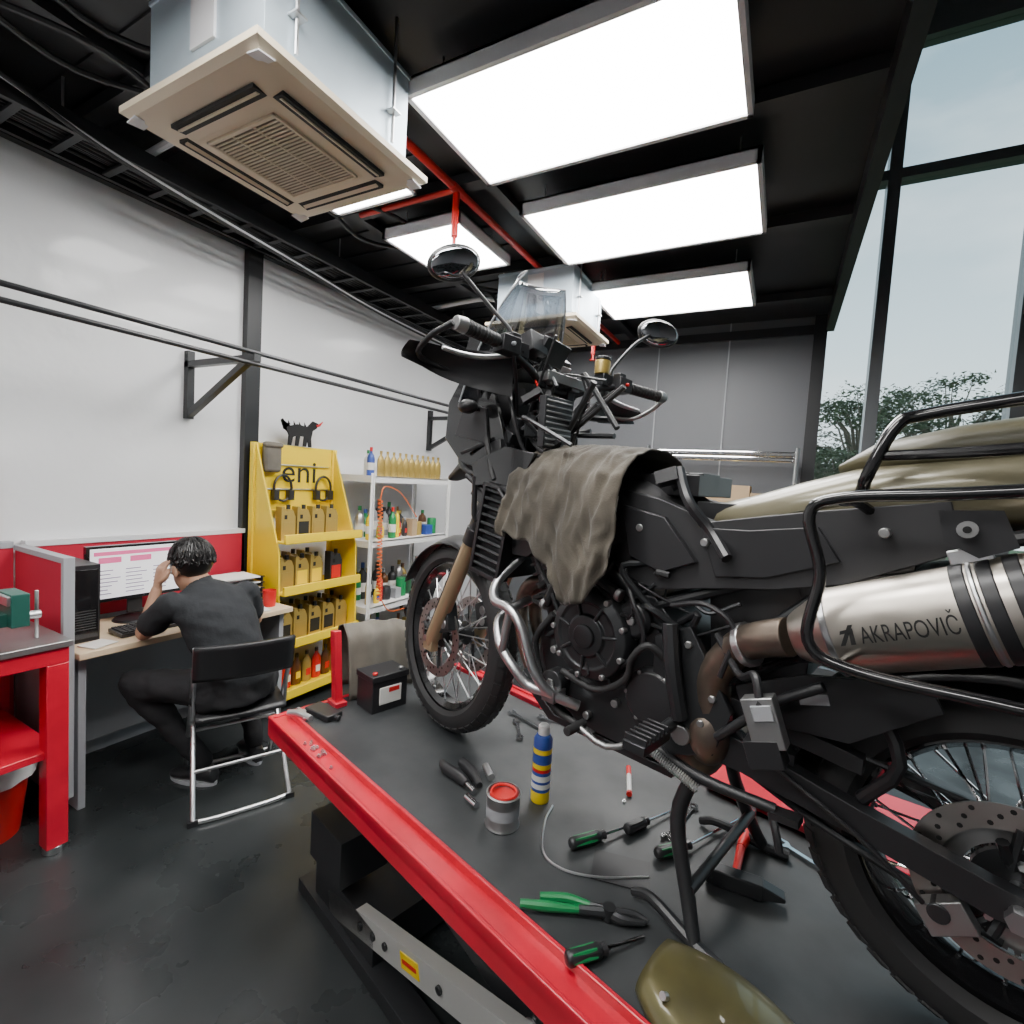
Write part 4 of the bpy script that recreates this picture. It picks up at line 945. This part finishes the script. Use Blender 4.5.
# towel
g=G();rows=[];path=[(-.14,.97),(-.08,1.04),(0,1.065),(.08,1.06),(.15,1.035),(.20,.98),(.228,.9),(.245,.82),(.255,.75),(.262,.66)]
def pth(t):
    t*=len(path)-1;i=min(int(t),len(path)-2);q=t-i;return path[i][0]*(1-q)+path[i+1][0]*q,path[i][1]*(1-q)+path[i+1][1]*q
for i in range(71):
    t=i/70;row=[]
    for k in range(71):
        s=k/70;lim=.80+.20*math.exp(-((s-.74)/.26)**2)+.010*math.sin(s*31);tt=t*lim
        y,z=pth(tt);x=1.04-.355*s-.02*math.sin(tt*6)*(1-s)+.008*noise.noise(V((t*9,s*2,3)))
        dr=max(0,tt-.35)
        f=dr*(.06*noise.noise(V((s*5+t*1.5,t*1.2,0)))+.04*noise.noise(V((s*11+t*3,t*2,5))))+.010*noise.noise(V((s*8,t*9,1)))+.006*(1-abs(noise.noise(V((s*14-t*8,t*10,8)))*3))
        z-=.05*(abs(s-.4))**2*(1-t)
        row.append(V((x,y+f+.014,z+.25*f)))
    rows.append(row)
g.grid(rows,m_tow);tw=empty('towel',LM);obj('cloth',g,tw,solid=.004,ang=80)
g=G().tube([(.70,.215,.93),(.695,.235,.86),(.70,.235,.80),(.705,.24,.77)],.003,m_lbl,8,sub=4);obj('drawstring',g,tw)
# ------------------------------------------------------------------ things on the lift deck
def dk(name,g,bevel=.0): 
    o=obj(name,g,None,LM,bevel=bevel);return o
g=G().bb((1.76,.03,.0),(1.88,.19,.125),m_pl).bb((1.755,.025,.125),(1.885,.195,.15),m_pl).bb((1.755,.06,.03),(1.7605,.16,.10),m_lbl).bb((1.754,.07,.075),(1.7595,.12,.095),m_redpl)
g.cyl((1.78,.05,.15),(1.78,.05,.16),.01,m_alu).cyl((1.78,.17,.15),(1.78,.17,.16),.01,m_redpl);dk('motorcycle_battery',g,.003)
g=G();rows=[]
for i in range(25):
    a=i/24;row=[]
    for k in range(31):
        s=k/30;y=.20-.44*s;pr=[(-.10,.0),(-.09,.12),(-.06,.26),(-.01,.31),(.05,.29),(.08,.15),(.09,.0)]
        t=a*6;j=min(int(t),5);q=t-j;x=pr[j][0]*(1-q)+pr[j+1][0]*q;z=pr[j][1]*(1-q)+pr[j+1][1]*q
        row.append(V((2.0+x*(.8+.2*math.sin(s*9))+.01*math.sin(s*25),y,max(.004,z*(1-.22*s**2)+.012*noise.noise(V((s*6,a*6,2)))))))
    rows.append(row)
g.grid(rows,m_gry);cv=empty('draped_cover',LM);obj('cloth',g,cv,solid=.004)
g=G().box((1.945,.25,.15),(.04,.03,.30),m_red,rot=(0,.12,0)).bb((1.89,.225,0),(1.965,.275,.02),m_red);dk('wheel_stop',g,.003)
g=G();B_=(.98,.08,0);g.lathe([(.001,0),(.027,0),(.028,.004),(.028,.035)],B_,(0,0,1),m_yel,24,caps=False).lathe([(.028,.035),(.028,.095)],B_,(0,0,1),m_blu,24,caps=False).lathe([(.0281,.095),(.0281,.105)],B_,(0,0,1),m_redpl,24,caps=False).lathe([(.028,.105),(.028,.165)],B_,(0,0,1),m_yel,24,caps=False).lathe([(.028,.165),(.028,.19),(.021,.202),(.012,.206),(.012,.212)],B_,(0,0,1),m_blu,24,caps=False).lathe([(.017,.204),(.017,.228),(.013,.233),(.001,.234)],B_,(0,0,1),m_wht,18)
for h0,h1,mt_ in((.045,.06,m_lbl),(.068,.085,m_lbl),(.12,.15,m_blu)): g.lathe([(.0285,h0),(.0285,h1)],B_,(0,0,1),mt_,24,caps=False,a0=0,a1=5.0)
dk('spray_can',g)
g=G();g.lathe([(.001,0),(.048,0),(.049,.003),(.046,.008),(.046,.085),(.049,.09),(.044,.092),(.04,.08),(.001,.078)],(.98,.24,0),(0,0,1),m_alu,32).lathe([(.001,.079),(.039,.080)],(.98,.24,0),(0,0,1),m_redpl,28).lathe([(.0465,.03),(.0465,.06)],(.98,.24,0),(0,0,1),m_gp,32,caps=False)
g.tube([(.98+.035*math.cos(a),.24+.035*math.sin(a),.09) for a in [k*math.pi/5 for k in range(10)]],.004,m_redpl,6,closed=True,sub=2);dk('grease_tin',g)
def sdrv(a,b,tip,mt,name='screwdriver'):
    a=V((*a,.017));b=V((*b,.017));t=V((*tip,.008));d=b-a;g=G()
    g.tube([a,a+d*.08,a+d*.5,a+d*.8,a+d*.88,b],[.010,.0155,.0145,.0155,.010,.012],m_pl,10,sub=2);g.cyl(b,t,.0035,m_chr,8)
    g.tube([a+d*.12,a+d*.72],.0158,mt,6);dk(name,g)
sdrv((.79,.18),(.75,.08),(.71,-.07),m_grn);sdrv((.62,.04),(.575,-.06),(.53,-.28),m_grn);sdrv((.60,.44),(.56,.36),(.525,.27),m_grn)
sdrv((.72,0.02),(.70,-.06),(.67,-.2),m_pl)
g=G()
for s in(-1,1):
    n=V((.35,.94,0))*s*.012
    g.tube([V((.745,.385,.014))+n*2.1,V((.70,.345,.014))+n*2.3,V((.65,.31,.014))+n*1.2],[.009,.011,.008],m_grn,10,sub=4)
    g.tube([V((.65,.31,.014))+n*1.2,V((.605,.28,.014)),V((.57,.26,.014))-n*1.3,V((.535,.24,.014))-n*.4],[.009,.012,.010,.005],m_eng,8,sub=3)
g.cyl((.605,.28,.0),(.605,.28,.028),.014,m_eng);dk('pliers',g)
g=G().box((.445,-.02,.022),(.125,.036,.038),m_eng,rot=(0,0,.33)).cyl((.505,.0,.022),(.49,-.005,.022),.020,m_eng,8);g.prism([(0,-.018),(.05,-.004),(.05,.004),(0,.018)],(.39,-.04,.022),(-.95,-.33,0),(0,0,1),.034,m_eng)
g.tube([(.45,-.04,.022),(.475,-.15,.02)],[.009,.011],m_redpl,10).tube([(.475,-.15,.02),(.485,-.22,.02),(.51,-.33,.018)],[.011,.015,.014],m_redpl,12,sub=3).tube([(.508,-.32,.018),(.513,-.345,.018)],.0145,m_pl,10);dk('hammer',g,.003)
def wrench(a,b,name='wrench'):
    a=V((*a,.007));b=V((*b,.007));d=(b-a).normalized();n=V((-d.y,d.x,0));g=G()
    g.prism([(-.006,0),(.006,0),(.005,(b-a).length),(-.005,(b-a).length)],a,n,d,.006,m_chr)
    g.lathe([(.008,-.004),(.014,-.004),(.014,.004),(.008,.004),(.008,-.004)],b,(0,0,1),m_chr,18,caps=False)
    g.prism([(-.006,.0),(-.016,-.012),(-.014,-.03),(-.006,-.026),(-.006,-.014),(.006,-.014),(.006,-.026),(.014,-.03),(.016,-.012),(.006,.0)],a,n,d,.007,m_chr);dk(name,g)
wrench((.635,-.07),(.645,-.24));wrench((.39,-.27),(.30,-.25));wrench((1.40,-.25),(1.24,-.24));wrench((1.30,-.32),(1.22,-.35));wrench((1.34,-.2),(1.26,-.13))
g=G().tube([(.81,-.15,.008),(.86,-.23,.008)],.008,m_wht,10).tube([(.86,-.23,.008),(.885,-.27,.008)],.0085,m_redpl,10).tube([(.81,-.15,.008),(.805,-.14,.008)],.0086,m_redpl,10);dk('marker_pen',g)
g=G().tube([(1.30,.20,.018),(1.27,.21,.018),(1.2,.21,.018),(1.16,.215,.018)],[.012,.018,.018,.012],m_pl,12,sub=2).cyl((1.16,.215,.018),(1.12,.22,.016),.008,m_chr).tube([(1.26,.15,.018),(1.2,.16,.018),(1.13,.19,.016)],[.016,.018,.01],m_pl,12,sub=2).cyl((1.12,.25,.011),(1.07,.255,.011),.011,m_chr).cyl((1.2,.1,.012),(1.14,.13,.012),.012,m_sil);dk('socket_handle',g)
g=G().tube([(.93,.08,.005),(.90,.15,.005),(.83,.24,.005),(.76,.25,.005),(.68,.2,.005),(.60,.11,.005)],.003,m_sil,7,sub=8);dk('control_cable',g)
g=G()
for i in range(16):
    x,y=random.choice([(1.75,.46),(1.6,.46),(1.68,.46),(.85,-.1)]);x+=random.uniform(-.08,.08);y+=random.uniform(-.015,.015)
    z=0 if y<.42 else -.004
    g.cyl((x,y,z),(x,y,z+.005),.006,m_sil,6).cyl((x,y,z),(x,y,z+.010),.003,m_sil,8)
dk('loose_bolts',g)
g=G()
rows=[]
for i in range(19):
    u=i/18;wd=(.02+.105*math.sin(math.pi*(.12+.72*u))**.7)
    rows.append([V((.48-.34*u,.350+wd*math.cos(math.pi*k/18)+.02*u-.04*(1-u),.004+.048*math.sin(math.pi*k/18)**.8*(.35+.65*math.sin(math.pi*(.15+.7*u))))) for k in range(19)])
g.grid(rows,m_olv);op=empty('olive_body_panel',LM);obj('shell',g,op,solid=.004);g=G()
for x,y,z in((.42,.38,.04),(.26,.42,.042)): g.cyl((x,y,z),(x+.003,y+.010,z+.006),.007,m_sil,10)
obj('panel_screws',g,op)
g=G().tube([(1.94,.44,.018),(1.9,.42,.024),(1.84,.40,.020)],[.012,.014,.012],m_sil,10,sub=3).tube([(1.95,.40,.018),(1.9,.40,.018),(1.85,.42,.018)],.007,m_sil,8,sub=3).cyl((1.9,.41,0),(1.9,.41,.03),.018,m_sil);dk('c_clamp',g)
g=G().box((1.88,.33,.012),(.14,.07,.022),m_pl,rot=(0,0,.2)).cyl((1.83,.32,.012),(1.79,.31,.012),.01,m_pl);dk('phone_holder',g,.004)
g=G().box((.66,.14,.002),(.14,.10,.003),m_plm,rot=(0,0,.5));dk('rubber_mat_offcut',g)
# ------------------------------------------------------------------ world
w=bpy.data.worlds.new('sky');bpy.context.scene.world=w;w.use_nodes=True;nt=w.node_tree;bg=nt.nodes['Background']
tc=nt.nodes.new('ShaderNodeTexCoord');sp=nt.nodes.new('ShaderNodeSeparateXYZ');cr=nt.nodes.new('ShaderNodeValToRGB');nz=nt.nodes.new('ShaderNodeTexNoise');c2=nt.nodes.new('ShaderNodeValToRGB');mx=nt.nodes.new('ShaderNodeMixRGB')
nt.links.new(tc.outputs['Generated'],sp.inputs[0]);nt.links.new(sp.outputs['Z'],cr.inputs[0])
cr.color_ramp.elements[0].position=.0;cr.color_ramp.elements[0].color=(1,1,.97,1);cr.color_ramp.elements[1].position=.6;cr.color_ramp.elements[1].color=(.24,.36,.43,1)
e=cr.color_ramp.elements.new(.28);e.color=(.62,.72,.76,1)
mp=nt.nodes.new('ShaderNodeMapping');mp.inputs['Scale'].default_value=(2.,2.,6.);nt.links.new(tc.outputs['Generated'],mp.inputs[0]);nt.links.new(mp.outputs[0],nz.inputs['Vector'])
nz.inputs['Scale'].default_value=1.5;nz.inputs['Detail'].default_value=7
c2.color_ramp.elements[0].position=.40;c2.color_ramp.elements[0].color=(0,0,0,1);c2.color_ramp.elements[1].position=.68;c2.color_ramp.elements[1].color=(.75,.75,.75,1)
nt.links.new(nz.outputs['Fac'],c2.inputs[0]);nt.links.new(c2.outputs[0],mx.inputs[0]);nt.links.new(cr.outputs[0],mx.inputs[1]);mx.inputs[2].default_value=(.9,.92,.92,1)
nt.links.new(mx.outputs[0],bg.inputs[0]);bg.inputs[1].default_value=1.35
vs=bpy.context.scene.view_settings
vs.view_transform='AgX'
vs.look='None'
vs.exposure=0.8
